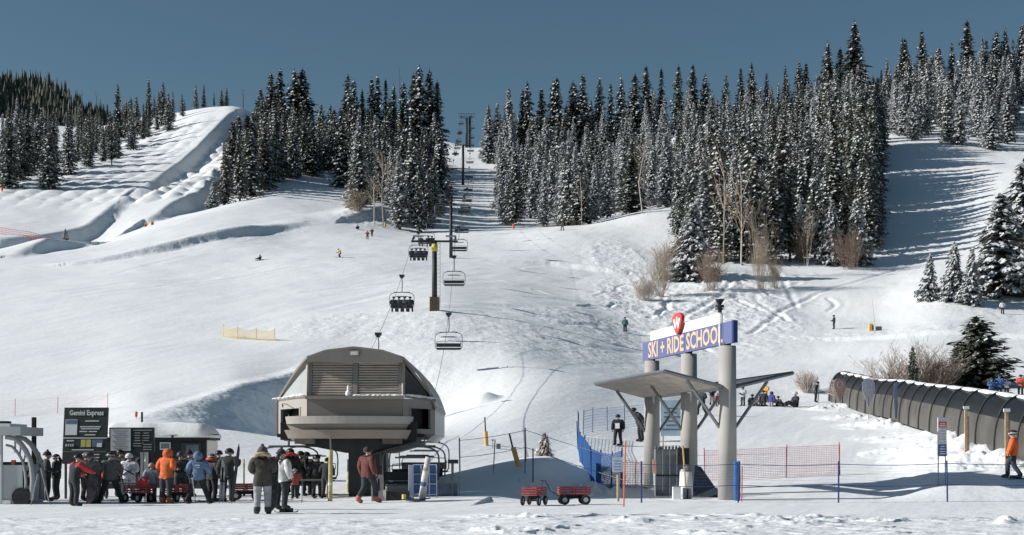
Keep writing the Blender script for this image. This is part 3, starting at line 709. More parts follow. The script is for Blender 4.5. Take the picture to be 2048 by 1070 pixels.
def joints(pose):
    J = dict(J0)
    def bend(a):                       # lean the upper body forward about the pelvis by a radians
        for k in UP:
            x, y, z = J[k]; z -= .97
            J[k] = (x, y * math.cos(a) + z * math.sin(a), .97 - y * math.sin(a) + z * math.cos(a))
    p = pose.split('+')
    if 'bend' in p: bend(.55)
    if 'lean' in p: bend(.95)
    if 'tilt' in p: bend(.2)
    if 'front' in p:
        J.update(el=(.25, -.0, 1.17), wr=(.13, .26, 1.13), ha=(.07, .32, 1.14), elR=(-.25, 0, 1.17), wrR=(-.13, .25, 1.08), haR=(-.07, .31, 1.08))
    if 'poles' in p:
        J.update(el=(.29, -.02, 1.17), wr=(.31, .26, 1.07), ha=(.31, .34, 1.06), elR=(-.29, -.02, 1.17), wrR=(-.31, .26, 1.07), haR=(-.31, .34, 1.06))
    if 'hipsR' in p: J.update(elR=(-.36, -.06, 1.2), wrR=(-.2, .1, 1.05), haR=(-.13, .13, 1.02))
    if 'carry' in p: J.update(el=(.30, .02, 1.2), wr=(.27, .16, 1.38), ha=(.23, .17, 1.45))
    if 'reach' in p: J.update(el=(.24, .25, 1.25), wr=(.2, .52, 1.15), ha=(.19, .6, 1.12), elR=(-.24, .22, 1.22), wrR=(-.2, .48, 1.08), haR=(-.19, .56, 1.05))
    if 'down' in p: J.update(elR=(-.28, .05, 1.14), wrR=(-.3, .12, .9), haR=(-.3, .15, .82))
    if 'walk' in p: J.update(kn=(.11, .2, .54), an=(.12, .2, .13), toe=(.13, .38, .08), knR=(-.11, -.02, .5), anR=(-.12, -.26, .14), toeR=(-.13, -.1, .05))
    if 'stride' in p: J.update(kn=(.2, .06, .5), an=(.33, -.02, .11), toe=(.38, .15, .055), knR=(-.2, .06, .5), anR=(-.33, -.02, .11), toeR=(-.38, .15, .055))
    if 'ski' in p:
        bend(.6)
        shift(UP + ['pel', 'hip', 'hipR'], (0, -.12, -.2), J)
        J.update(kn=(.16, .16, .44), an=(.16, -.02, .11), toe=(.16, .17, .055), knR=(-.16, .16, .44), anR=(-.16, -.02, .11), toeR=(-.16, .17, .055))
        c = J['che']; J.update(el=(.36, c[1] + .05, c[2] - .18), wr=(.42, c[1] + .3, c[2] - .25), ha=(.42, c[1] + .37, c[2] - .26), elR=(-.36, c[1] + .05, c[2] - .18), wrR=(-.42, c[1] + .3, c[2] - .25), haR=(-.42, c[1] + .37, c[2] - .26))
    if 'sit' in p:
        shift(UP + ['pel', 'hip', 'hipR'], (0, -.3, -.43), J)
        J.update(kn=(.14, .14, .50), an=(.15, .18, .08), toe=(.16, .35, .04), knR=(-.14, .14, .50), anR=(-.15, .18, .08), toeR=(-.16, .35, .04),
                 el=(.25, -.24, .76), wr=(.18, -.02, .66), ha=(.16, .05, .66), elR=(-.25, -.24, .76), wrR=(-.18, -.02, .66), haR=(-.16, .05, .66))
    if 'ground' in p:
        shift(UP + ['pel', 'hip', 'hipR'], (0, -.35, -.80), J)
        J.update(kn=(.17, .06, .36), an=(.2, .36, .1), toe=(.21, .42, .24), knR=(-.17, .06, .36), anR=(-.2, .36, .1), toeR=(-.21, .42, .24),
                 el=(.27, -.3, .38), wr=(.2, -.05, .36), ha=(.17, .03, .38), elR=(-.27, -.3, .38), wrR=(-.2, -.05, .36), haR=(-.17, .03, .38))
    if 'kneel' in p:
        shift(UP + ['pel', 'hip', 'hipR'], (0, 0, -.45), J)
        J.update(kn=(.12, .12, .07), an=(.12, -.3, .09), toe=(.12, -.42, .05), knR=(-.12, .12, .07), anR=(-.12, -.3, .09), toeR=(-.12, -.42, .05))
    return J
_bodies = {}
def body(pose):
    if pose in _bodies: return _bodies[pose]
    J = joints(pose); names = list(J); me = bpy.data.meshes.new('body')
    me.from_pydata([J[k] for k in names], [(names.index(a), names.index(b)) for a, b in EDG], [])
    o = bpy.data.objects.new('body', me); COL.objects.link(o)
    md = o.modifiers.new('skin', 'SKIN'); md.use_smooth_shade = True; md.branch_smoothing = 0.6
    sv = me.skin_vertices[0].data
    for i, k in enumerate(names):
        sv[i].radius = RAD.get(k, RAD.get(k[:-1] if k.endswith('R') else k, (.05, .05)))
        sv[i].use_root = (k == 'pel')
    o.modifiers.new('sub', 'SUBSURF').levels = 1
    dg = bpy.context.evaluated_depsgraph_get(); dg.update()
    ev = bpy.data.meshes.new_from_object(o.evaluated_get(dg)); bpy.data.objects.remove(o)
    n = len(ev.vertices); co = np.empty(n * 3, np.float32); no = np.empty(n * 3, np.float32)
    ev.vertices.foreach_get('co', co); ev.vertices.foreach_get('normal', no); co = co.reshape(-1, 3); no = no.reshape(-1, 3)
    seg = np.array([(J[a], J[b]) for a, b in EDG], np.float32); best = np.full(n, 1e9); who = np.zeros(n, int); par = np.zeros(n)
    for i, (a, b) in enumerate(seg):
        d = b - a; t = np.clip(((co - a) @ d) / (d @ d), 0, 1); q = np.linalg.norm(co - a - t[:, None] * d, axis=1)
        ra = RAD.get(EDG[i][0].rstrip('R'), (.05,))[0]; rb = RAD.get(EDG[i][1].rstrip('R'), (.05,))[0]
        q = q - (ra + (rb - ra) * t)
        k = q < best; best[k] = q[k]; who[k] = i; par[k] = t[k]
    faces = [tuple(p.vertices) for p in ev.polygons]
    _bodies[pose] = (ev, co, no, who, par, faces, J)
    ev.materials.append(cm((.55, .38, .30), .6))
    return _bodies[pose]
_cl = {}
def garment(pose, kind, off, m, long=.3):
    key = (pose, kind, off, m.name, long)
    if key in _cl: return _cl[key]
    ev, co, no, who, par, faces, J = body(pose); nm = [a + '-' + b for a, b in EDG]
    ok = np.zeros(len(co), bool)
    for i, (a, b) in enumerate(EDG):
        w = who == i; a_, b_ = a.rstrip('R'), b.rstrip('R')
        if kind == 'jacket': ok |= w & ((b_ in ('wai', 'che', 'sh', 'el', 'wr', 'hip')) | (b_ == 'nec') | ((b_ == 'hd0') & (par < .45)) | ((b_ == 'kn') & (par < long)))
        if kind in ('sleeve', 'sleeveR') and (b.endswith('R') == (kind == 'sleeveR')): ok |= w & (b_ in ('sh', 'el', 'wr'))
        if kind == 'trousers': ok |= w & ((b_ in ('hip', 'kn', 'an')) | ((b_ == 'wai') & (par < .5)))
        if kind in ('boot', 'bootR') and b.endswith('R') == (kind == 'bootR'): ok |= w & ((b_ == 'toe') | ((b_ == 'an') & (par > .72)))
    fs = [f for f in faces if all(ok[v] for v in f)]
    use = sorted({v for f in fs for v in f}); ix = {v: i for i, v in enumerate(use)}
    vs = co[use] + no[use] * off
    me = bpy.data.meshes.new(kind.rstrip('R')); me.from_pydata([tuple(v) for v in vs], [], [tuple(ix[v] for v in f) for f in fs])
    me.polygons.foreach_set('use_smooth', [True] * len(me.polygons)); me.materials.append(m); _cl[key] = me
    return me
def glove_mesh(J, s, m, fingers=True):
    w = Vector(J['wr' + s]); h = Vector(J['ha' + s]); d = (h - w).normalized(); sx = -1 if s else 1
    side = d.cross(Vector((sx, 0, 0.3))).normalized(); nrm = side.cross(d).normalized()
    g = MB(); g.tube([w - d * .05, w + d * .01], [.052, .045], 8); Mx = Matrix((side, nrm, d)).transposed()
    g.ell(w + d * .055, (.05, .026, .062), 8, 6, M=Mx)
    if fingers:
        for k, (o, L) in enumerate(((-.034, .062), (-.012, .074), (.012, .070), (.034, .055))):
            b = w + d * .098 + side * o; c = b + d * L * .55 - nrm * .008; e = c + d * L * .3 - nrm * .03
            g.tube([b, c, e], [.013, .0125, .010], 5)
        b = w + d * .04 - side * .042; g.tube([b, b - side * .028 + d * .028, b - side * .03 + d * .06 - nrm * .012], [.015, .014, .011], 5)
    return g
HEADS = {}
def person(loc, yaw, h, pose, jacket, pants, boots, head, label, group=None, goggles=None, gloves=(.03, .03, .035), hi=True, long=.3, hood=None, hair=None, puff=.042, bib=None):
    ev, co, no, who, par, faces, J = body(pose); s = h / 1.75
    o = bpy.data.objects.new('person', ev); COL.objects.link(o); o.location = loc; o.rotation_euler = (0, 0, yaw); o.scale = (s * 1.15, s * 1.12, s)
    tag(o, label, 'person', group)
    link('trousers', garment(pose, 'trousers', .022, cloth(pants)), o)
    link('jacket', garment(pose, 'jacket', puff, cloth(jacket), long), o)
    for bt in ('boot', 'bootR'): link('boot', garment(pose, bt, .03, cm(boots, .6)), o)
    hc = Vector(J['hd1']); n_ = Vector(J['nec']); up = (hc - n_).normalized(); fw = (Vector(J['nos']) - Vector(J['hd0'])).normalized(); rt = fw.cross(up).normalized(); fw = up.cross(rt).normalized()
    Mx = Matrix((rt, fw, up)).transposed(); c = hc - up * .01
    kind, col = head; b = MB()
    if kind == 'helmet':
        b.ell(c, (.128, .148, .135), 14, 10, z0=-.35, M=Mx)
        b.tube([c + rt * math.cos(a) * .122 + fw * math.sin(a) * .145 + up * .03 for a in np.linspace(.5, 2.64, 7)], .014, 5)
        b.build('helmet', cm(col, .35, .06), o, True)
    elif kind == 'beanie':
        b.ell(c + up * .015, (.112, .130, .125), 12, 9, z0=-.2, M=Mx); b.tube([c + rt * math.cos(a) * .113 + fw * math.sin(a) * .131 - up * .01 for a in np.linspace(0, 6.28, 13)[:-1]], .022, 6, closed=True)
        b.ell(c + up * .155, (.04, .04, .04), 8, 6)
        b.build('beanie', cm(col, .95, .3), o, True)
    elif kind == 'hood':
        b.ell(c - fw * .02 - up * .02, (.15, .165, .175), 14, 10, z0=-.75, M=Mx); b.build('hood', cloth(col), o, True)
    elif kind == 'cap':
        b.ell(c, (.108, .128, .11), 12, 8, z0=-.1, M=Mx); b.prism([c + rt * .08 + fw * .1, c - rt * .08 + fw * .1, c - rt * .06 + fw * .22 - up * .02, c + rt * .06 + fw * .22 - up * .02], up * .014); b.build('cap', cloth(col), o, True)
    elif kind == 'hair':
        b.ell(c - fw * .012, (.108, .125, .125), 12, 9, z0=-.45, M=Mx); b.build('hair', cm(col, .8, .3), o, True)
    if hair: 
        b = MB(); b.tube([c - fw * .09 - up * .03, c - fw * .14 - up * .14, c - fw * .15 - up * .30], [.05, .055, .02], 7); b.build('hair', cm(hair, .8, .3), o, True)
    if hood:
        b = MB(); q = n_ + up * .02; b.tube([q + rt * math.cos(a) * .15 + fw * (math.sin(a) * .13 - .03) + up * (.03 - .05 * math.sin(a)) for a in np.linspace(0, 6.28, 15)[:-1]], .055, 7, closed=True); b.build('fur_collar', cm(hood, .95, .4, .02), o, True)
    if goggles and hi:
        b = MB(); z = c - up * .035; b.tube([z + rt * math.cos(a) * .123 + fw * math.sin(a) * .143 + up * .045 for a in np.linspace(0, 6.28, 17)[:-1]], .014, 5, closed=True)
        b.ell(z + fw * .115 + up * .03, (.09, .04, .042), 10, 6, M=Mx); b.build('goggles', cm(goggles, .2, .1), o, True)
    if bib: 
        q = Vector(J['che']) + fw * .0; cf = Vector((0, 1, 0)); b = MB()
        b.box(Vector(J['wai']) + cf * (.115 + puff + .02) + Vector((0, 0, .02)), (.22, .02, .3)); b.build('bib', cloth(bib), o)
    for sfx in ('', 'R'):
        glove_mesh(J, sfx, None, hi).build('glove', cm(gloves, .8), o, True)
    return o
# ------------------------------------------------------------------ chairlift: line, towers, ropes, chairs, bottom terminal
M_STEEL = mat('dark_steel', (0.042, 0.046, 0.05), 0.55, 0.2, 3.0, metal=0.3)
M_GALV = mat('galvanised', (0.22, 0.23, 0.24), 0.5, 0.15, 5.0, metal=0.4)
M_GALVD = mat('weathered_tube', (0.16, 0.165, 0.17), 0.5, 0.15, 5.0, metal=0.3)
M_BLACK = mat('black_pad', (0.026, 0.028, 0.03), 0.8, 0.25, 9.0)
M_YELL = mat('yellow_pad', (0.62, 0.48, 0.10), 0.75, 0.15, 7.0)
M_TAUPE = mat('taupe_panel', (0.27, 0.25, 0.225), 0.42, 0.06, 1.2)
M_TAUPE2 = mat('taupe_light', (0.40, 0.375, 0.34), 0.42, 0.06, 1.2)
M_LOUV = mat('louvre_metal', (0.56, 0.51, 0.45), 0.5, 0.08, 3.0)
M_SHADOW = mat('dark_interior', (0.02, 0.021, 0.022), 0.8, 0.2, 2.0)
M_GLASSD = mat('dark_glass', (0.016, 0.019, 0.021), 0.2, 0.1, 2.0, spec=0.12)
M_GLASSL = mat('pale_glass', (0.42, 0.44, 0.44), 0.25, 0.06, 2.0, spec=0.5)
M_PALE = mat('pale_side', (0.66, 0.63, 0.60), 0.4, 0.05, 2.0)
M_LAMP = mat('lamp_glass', (0.75, 0.72, 0.66), 0.25, 0.05, 9.0)

def xc(Y): return -8.3 - 0.0241 * (Y - 150)
ROPE = [(50, 3.42), (66, 3.5), (150, 25.0), (240, 46.2), (430, 97.5), (560, 137.2), (620, 150)]
SAG = [0, 3.0, 1.0, 4.5, 2.0, 1.0]
def ropez(Y, side=1):
    for (a, za), (b, zb), s in zip(ROPE, ROPE[1:], SAG):
        if Y <= b:
            s = s * .55 if side < 0 and b == 150 else s
            t = (Y - a) / (b - a); return za + (zb - za) * t - 4 * s * t * (1 - t)
    return ROPE[-1][1]
GA = 2.25
for sgn, lab in ((-1, 'uphill haul rope on the left of the lift towers'), (1, 'downhill haul rope on the right of the lift towers')):
    b = MB(); ys = list(np.linspace(50, 150, 26)) + list(np.linspace(156, 620, 70))
    b.tube([(xc(y) + sgn * GA, y, ropez(y, sgn)) for y in ys], 0.014, 5)
    tag(b.build('haul_rope', M_STEEL), lab, 'cable', 'haul ropes of the chairlift')

def tower(Y, label, r, pad=False, frame=False):
    X = xc(Y); z0 = gz(X, Y); zt = ropez(Y); H_ = zt - z0
    o = empty('lift_tower', (X, Y, z0), 0, label, 'lift tower', 'towers of the chairlift')
    MB().tube([(0, 0, -.6), (0, 0, H_ - .35)], [r, r * .85], 16).build('pole', M_STEEL, o, True)
    a = MB().box((0, 0, H_ - .45), (2 * GA + .5, .24, .2)); a.build('crossarm', M_STEEL, o)
    for s in (-1, 1):
        b = MB(); b.box((s * GA, 0, H_ - .22), (.10, 3.0, .10), rx=.22)
        for k in range(-3, 4):
            y = k * .43; z = H_ - .08 + y * .22
            b.tube([(s * GA - .05, y, z), (s * GA + .05, y, z)], 0.11, 10)
        b.build('sheave_train', M_STEEL, o)
        MB().box((s * GA * .78, .1, H_ + .12), (1.1, .9, .05)).build('catwalk', M_GALVD, o)
    l = MB()
    for s in (-.2, .2): l.tube([(s + r + .1, -.1, .4), (s + r + .1, -.1, H_ - .5)], .02, 4)
    for k in range(int(H_ / .4) - 2): l.tube([(r - .1, -.1, .8 + k * .4), (r + .3, -.1, .8 + k * .4)], .014, 4)
    l.build('ladder', M_GALVD, o)
    if pad:
        MB().tube([(0, 0, H_ - 1.55), (0, 0, H_ - .75)], r * 1.12, 16).build('yellow_band', M_YELL, o, True)
        b = MB().box((0, -.06, .5), (.98, .8, 1.9), taper=.94); b.build('base_pad', mat('pad_brown', (.10, .085, .05), .8, .3, 4), o)
        MB().box((-.46, -.02, .5), (.10, .84, 1.95)).build('pad_edge', cm((.26, .20, .07), .8, .3), o); MB().box((.47, -.02, .5), (.10, .84, 1.95)).build('pad_edge', cm((.26, .20, .07), .8, .3), o)
    if frame:
        b = MB()
        for z in (H_ + .3, H_ + 1.3):
            b.tube([(-3.2, 0, z), (3.2, 0, z)], .09, 5)
        for x in (-3.1, -2, -1, 0, 1, 2, 3.1): b.tube([(x, 0, H_ - .4), (x, 0, H_ + 1.3)], .07, 5)
        b.build('lifting_frame', M_STEEL, o)
        MB().tube([(1.3, .4, -.5), (1.3, .4, H_)], r * .8, 12).build('pole', M_STEEL, o, True)
    return o
tower(150, 'nearest chairlift tower with a yellow band and yellow base padding', .30, True)
tower(240, 'slim dark chairlift tower standing beyond the yellow banded one', .30)
tower(430, 'T-shaped chairlift tower in the shaded cut between the woods', .44)
tower(560, 'topmost chairlift tower with twin legs against the sky', .55, False, True)

def chair_proto():
    """four-seat chair hanging from its grip at the origin; seat faces +Y (uphill)"""
    o = empty('lift_chair', (0, 0, 0))
    b = MB().box((0, 0, .02), (.26, .55, .2)); b.tube([(-.2, -.15, .12), (.2, -.15, .12)], .09, 8); b.tube([(-.22, .15, .12), (.22, .15, .12)], .09, 8); b.box((0, .0, .2), (.5, .1, .08)); b.build('grip', M_STEEL, o)
    MB().tube([(0, 0, -.05), (.04, -.05, -.5), (.05, -.18, -.95), (.02, -.1, -1.28), (0, 0, -1.36)], .042, 6).build('hanger', M_GALVD, o, True)
    f = MB(); pts = []
    for i in range(13):
        a = math.pi * i / 12; c_, s_ = math.cos(a), math.sin(a)
        x = 1.12 * (abs(c_) ** .55) * (1 if c_ >= 0 else -1); z = -1.98 + .60 * (max(0.0, s_) ** .6)
        pts.append((x, -.02, z))
    pts = [(1.0, .1, -2.72), (1.1, .0, -2.55)] + pts + [(-1.1, .0, -2.55), (-1.0, .1, -2.72)]
    f.tube(pts, .032, 6); f.build('bail', M_GALVD, o, True)
    MB().box((0, 0, -1.37), (1.45, .09, .07)).build('head_bar', M_GALVD, o)
    s = MB().box((0, .24, -2.70), (2.02, .48, .09)); s.build('seat', M_BLACK, o)
    r = MB().box((0, -.05, -2.44), (2.02, .07, .30), rx=-.18); r.build('backrest', M_BLACK, o)
    g = MB().tube([(-1.02, .02, -2.3), (-.95, .55, -2.1), (0, .62, -2.05), (.95, .55, -2.1), (1.02, .02, -2.3)], .022, 5)
    g.build('safety_bar', M_GALVD, o)
    u = MB().box((0, .22, -2.79), (1.9, .06, .06)); u.box((0, .05, -2.79), (1.9, .06, .06)); u.build('seat_rail', M_GALVD, o)
    h = MB().box((0, -.08, -1.78), (1.3, .05, .06)); h.box((0, -.06, -1.74), (.9, .05, .05)); h.build('spreader', M_GALVD, o)
    return o
CH0 = chair_proto(); first_chair = [True]
def chair(Y, side, label, rz=0.0, dz=0.0, dx=0.0):
    o = CH0 if first_chair[0] else copy_tree(CH0); first_chair[0] = False
    o.location = (xc(Y) + side * GA + dx, Y, ropez(Y, side) - .03 + dz); o.rotation_euler = (0, 0, rz)
    tag(o, label, 'lift chair', 'chairs of the chairlift'); return o
kinds_left = [(97, 'chair grip showing just above the terminal roof on the uphill rope'), (127, 'lowest loaded chair on the uphill rope, left of the yellow banded tower'), (162, 'second loaded chair on the uphill rope, packed with dark riders'), (187, 'third loaded chair on the uphill rope, half behind the yellow banded tower')]
loaded = []
for Y, lb in kinds_left: loaded.append(chair(Y, -1, lb))
for i, Y in enumerate((222, 256, 290, 324, 358, 392, 426, 460, 494, 528, 562)):
    loaded.append(chair(Y, -1, '%s chair up the uphill rope beyond the three loaded ones' % ORD[i]))
for Y, lb in ((115, 'lowest empty chair hanging right above the terminal on the downhill rope'), (141, 'second empty chair above the terminal on the downhill rope'), (174, 'third empty chair on the downhill rope, by the slim dark tower')): chair(Y, 1, lb)
for i, Y in enumerate((206, 238, 272, 306, 340, 374, 408, 442, 476, 510, 544)):
    chair(Y, 1, '%s chair on the downhill rope above the three nearest empty ones' % ORD[i])

# riders: built once seated, then copied
def rider_proto(jk, pt, hd):
    o = person((0, 0, -50), 0, 1.72, 'sit', jk, pt, (.03, .03, .03), hd, None, None, hi=False); return o
RID = [rider_proto((.03, .035, .045), (.03, .03, .035), ('helmet', (.03, .03, .035))), rider_proto((.10, .12, .15), (.025, .03, .04), ('helmet', (.10, .10, .11))), rider_proto((.05, .07, .11), (.05, .05, .055), ('helmet', (.02, .02, .02)))]
used_r = [False] * 3
def rider(ch, x, k, label, group):
    o = copy_tree(RID[k]) if used_r[k] else RID[k]; used_r[k] = True
    L = ch.location; sc = o.scale[0]
    o.location = (L.x + x, L.y + .40, L.z - 2.60 - .42 * sc); o.rotation_euler = (0, 0, ch.rotation_euler[2])
    tag(o, label, 'person', group)
SEATS = (-.75, -.25, .25, .75)
for ci, who, nm in ((1, (0, 2, 1, 0), 'lowest loaded'), (2, (0, 1, 0, 2), 'second loaded'), (3, (2, None, 0, 0), 'third loaded')):
    for q, k in enumerate(who):
        if k is not None: rider(loaded[ci], SEATS[q], k, 'person in dark ski clothes riding %s from the left on the %s chair' % (ORD[q], nm), 'riders on the uphill chairs')
for ci in (5, 7, 10, 13):
    for q in ((0, 1, 2, 3), (1, 2), (0, 1, 3))[ci % 3]:
        rider(loaded[ci], SEATS[q], (ci + q) % 3, 'person in dark clothes riding a far uphill chair', 'riders on far uphill chairs')

# ---- bottom terminal
def build_terminal():
    T = empty('lift_terminal', (-5.74, 49, 0), 0, 'taupe chairlift bottom terminal with louvred front and domed roof', 'lift station')
    def Z(py, Y=50.0): return EYE + (HY - py) * Y / F
    # plan of the front: (x from centre, y from the front plane)
    PL = [(-2.92, 2.5), (-1.47, .2), (1.91, .2), (2.92, 2.2)]
    def planY(x):
        for (a, ya), (b, yb) in zip(PL, PL[1:]):
            if x <= b: return ya + (yb - ya) * (x - a) / (b - a)
        return PL[-1][1]
    def roofz(x):
        k = [(-2.94, 3.56), (-2.55, 4.02), (-2.0, 4.60), (-1.5, 5.03), (-.8, 5.28), (.2, 5.40), (1.2, 5.28), (1.95, 5.03), (2.4, 4.53), (2.75, 3.98), (2.98, 3.3)]
        return float(np.interp(x, [a for a, b in k], [b for a, b in k]))
    xs = np.linspace(-2.94, 2.98, 41); B = 9.6
    r = MB(); vs = []
    for x in xs:
        yf = planY(x) - .13
        for y in (yf, B): vs.append((x, y, roofz(x)))
        for y in (yf, B): vs.append((x * .985, y, roofz(x) - .07))
    fs = []
    for i in range(len(xs) - 1):
        a = i * 4; c = a + 4
        fs += [(a, c, c + 1, a + 1), (a + 2, a + 3, c + 3, c + 2), (a, a + 2, c + 2, c), (a + 1, c + 1, c + 3, a + 3)]
    fs += [(0, 1, 3, 2), (len(vs) - 4, len(vs) - 2, len(vs) - 1, len(vs) - 3)]
    r.add(vs, fs); r.build('roof', M_TAUPE, T)
    # visor over the louvres
    v = MB(); n = 12; top = []; bot = []
    for i in range(n + 1):
        x = -1.47 + 3.38 * i / n; top.append((x, planY(x) - .12, roofz(x) - .075)); bot.append((x, planY(x) + .02, 4.84))
    v.add(top + bot + [(p[0], p[1] + .05, p[2]) for p in top + bot], [(i, i + 1, n + 2 + i, n + 1 + i) for i in range(n)] + [(2*n+2+i+1, 2*n+2+i, 3*n+3+i, 3*n+4+i) for i in range(n)])
    v.build('visor', M_TAUPE, T)
    lm = MB().box((.22, .06, 5.15), (.34, .12, .20)); lo = lm.build('floodlight', M_TAUPE, T); MB().box((.22, -.005, 5.15), (.26, .02, .12)).build('lamp_glass', M_LAMP, lo)
    # louvred windows leaning back a little
    tilt = .28; zb, zt = 3.66, 4.84
    def lean(x, z, d=0.0): return Vector((x, .2 + d + (z - zb) / (zt - zb) * tilt, z))
    for a, b_, w in ((-1.30, .12, 0), (.32, 1.74, 1)):
        l = MB(); nl = 13
        for i in range(nl):
            z = zb + .05 + (zt - zb - .1) * i / (nl - 1); p = lean((a + b_) / 2, z, .05)
            l.box(p, (b_ - a, .10, .022), rx=-.6)
        l.build('louvre', M_LOUV, T)
        MB().prism([lean(a - .02, zb, .2), lean(b_ + .02, zb, .2), lean(b_ + .02, zt, .2), lean(a - .02, zt, .2)], (0, .04, 0)).build('louvre_backing', mat('louvre_back', (.05, .048, .045), .6, .1), T)
    for a, w in ((-1.39, .16), (.22, .17), (1.83, .17)):
        m = MB(); m.prism([lean(a - w / 2, zb - .02, -.02), lean(a + w / 2, zb - .02, -.02), lean(a + w / 2, zt, -.02), lean(a - w / 2, zt, -.02)], (0, .24, 0)); m.build('mullion', M_TAUPE, T)
    MB().box((.22, .12, 3.60), (3.42, .36, .12)).build('sill', M_TAUPE, T)
    s = MB()
    for i in range(26):
        x = .1 + 1.78 * i / 25 + R.uniform(-.05, .05); s.ell((x, .03 + R.uniform(-.02, .04), 3.665), (R.uniform(.08, .2), R.uniform(.05, .09), R.uniform(.02, .055)), 8, 5)
    s.ell((.0, .06, 3.74), (.10, .09, .12), 8, 6); s.ell((.0, .08, 3.9), (.05, .05, .14), 8, 6)
    s.build('sill_snow', M_SNOWCAP, T, True)
    # side triangles: glass between the mullion and the roof edge
    for sg, (x0, y0), (x1, y1), gm, fm in ((-1, PL[1], PL[0], M_GLASSL, M_TAUPE2), (1, PL[2], PL[3], M_GLASSD, M_TAUPE)):  # left pane and frame coloured lighter to carry the sunlit side
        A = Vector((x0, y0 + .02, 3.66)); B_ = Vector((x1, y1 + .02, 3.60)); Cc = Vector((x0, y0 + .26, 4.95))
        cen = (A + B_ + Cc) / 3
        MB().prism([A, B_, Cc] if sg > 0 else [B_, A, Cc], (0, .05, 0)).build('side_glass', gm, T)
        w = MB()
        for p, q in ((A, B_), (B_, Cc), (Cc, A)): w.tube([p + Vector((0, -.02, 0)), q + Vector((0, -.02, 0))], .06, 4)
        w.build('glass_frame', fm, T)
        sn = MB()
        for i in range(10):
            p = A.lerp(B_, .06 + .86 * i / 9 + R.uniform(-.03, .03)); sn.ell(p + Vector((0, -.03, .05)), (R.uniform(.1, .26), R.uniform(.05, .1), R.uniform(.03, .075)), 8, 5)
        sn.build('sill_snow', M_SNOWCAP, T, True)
    # lower band
    MB().box((.22, .26, 3.06), (3.30, .12, .96)).build('front_panel', M_TAUPE, T)
    for sg, (x0, y0), (x1, y1), fm in ((-1, PL[1], PL[0], M_TAUPE2), (1, PL[2], PL[3], M_TAUPE)):  # left facet in the lighter taupe: sunlight put into its colour
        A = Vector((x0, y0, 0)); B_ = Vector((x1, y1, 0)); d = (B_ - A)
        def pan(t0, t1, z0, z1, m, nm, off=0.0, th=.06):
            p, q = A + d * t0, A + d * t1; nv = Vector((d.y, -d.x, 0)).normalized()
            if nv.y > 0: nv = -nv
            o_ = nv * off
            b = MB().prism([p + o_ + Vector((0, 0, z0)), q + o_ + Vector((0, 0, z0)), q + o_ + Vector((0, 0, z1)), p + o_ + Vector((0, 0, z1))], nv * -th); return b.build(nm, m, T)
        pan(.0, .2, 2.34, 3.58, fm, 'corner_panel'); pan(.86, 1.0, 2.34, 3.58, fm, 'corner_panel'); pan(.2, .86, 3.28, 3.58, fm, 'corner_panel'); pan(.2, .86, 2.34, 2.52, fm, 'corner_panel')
        pan(.2, .86, 2.52, 3.28, M_SHADOW, 'opening_shade', -.35, .03)  # solid dark sheet in place of the shaded interior
        for t in (.2, .84): pan(t, t + .03, 2.52, 3.28, fm, 'opening_trim', .025, .09)
        pan(.2, .87, 3.25, 3.29, fm, 'opening_trim', .026, .09)
        # slanted bottom edge
        p, q = A + Vector((0, 0, 2.335)), B_ + Vector((0, 0, 2.335)); q2 = B_ + Vector((-.55 * sg, .5, 2.12)); p2 = A + Vector((0, .5, 2.12))
        MB().add([p, q, q2, p2, p + Vector((0, .1, .03)), q + Vector((0, .1, .03))], [(0, 1, 2, 3), (0, 4, 5, 1)]).build('bottom_skirt', fm, T)
    # side walls going back
    for sg, x, m in ((-1, -2.92, M_TAUPE2), (1, 2.92, M_PALE)):  # right wall's pale colour includes the light bounced off the snow
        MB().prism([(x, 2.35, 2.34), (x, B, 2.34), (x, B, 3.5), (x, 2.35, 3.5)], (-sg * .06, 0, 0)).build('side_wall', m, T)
        MB().prism([(x, 2.45, 2.335), (x, B, 2.335), (x - sg * .3, B, 2.1), (x - sg * .3, 2.45, 2.1)], (-sg * .04, 0, .03)).build('side_skirt', m, T)
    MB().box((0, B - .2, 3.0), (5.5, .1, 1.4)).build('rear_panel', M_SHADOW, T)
    # bullwheel guards: rounded lip and flange under it
    def lip(hw, dep, z0, z1, m, nm, y0=.2, flare=0.0):
        b = MB(); n = 26; o_ = []; 
        for i in range(n + 1):
            a = math.pi * i / n; o_.append((-hw * math.cos(a), y0 - dep * max(0.0, math.sin(a)) ** .8))
        vs = [(x, y, z1) for x, y in o_] + [(x * (1 - flare), y * (1 - flare) + y0 * flare, z0) for x, y in o_]
        fs = [(i, n + 1 + i, n + 2 + i, i + 1) for i in range(n)] + [tuple(range(n + 1)), tuple(range(2 * n + 1, n, -1))]
        b.add([(x + .05, y, z) for x, y, z in vs], fs); return b.build(nm, m, T)
    lip(2.24, 1.35, 2.66, 2.92, M_TAUPE2, 'bullwheel_guard', .1, .02)
    lip(2.20, 1.05, 2.46, 2.655, M_TAUPE, 'bullwheel_rim', .15, .05)
    lip(2.30, 1.2, 2.16, 2.455, mat('brown_flange', (.30, .255, .215), .45, .08, 1.5), 'lower_flange', .2, .06)
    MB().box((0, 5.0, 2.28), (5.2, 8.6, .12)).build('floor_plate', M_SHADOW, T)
    for x, w in ((-2.2, .32), (2.25, .34)):
        MB().box((x, -.12 + (.2 if x < 0 else 0), 2.42), (w, .25, .62)).build('rail_end', M_SHADOW, T)
    # dark under-frame and column
    MB().prism([(-1.85, 1.0, 2.15), (2.2, 1.0, 2.15), (2.2, 1.0, 2.0), (1.02, 1.0, 1.66), (-.2, 1.0, 1.66), (-1.85, 1.0, 1.98)], (0, 7.5, 0)).build('under_frame', M_STEEL, T)
    z0 = gz(-5.5, 51.5)
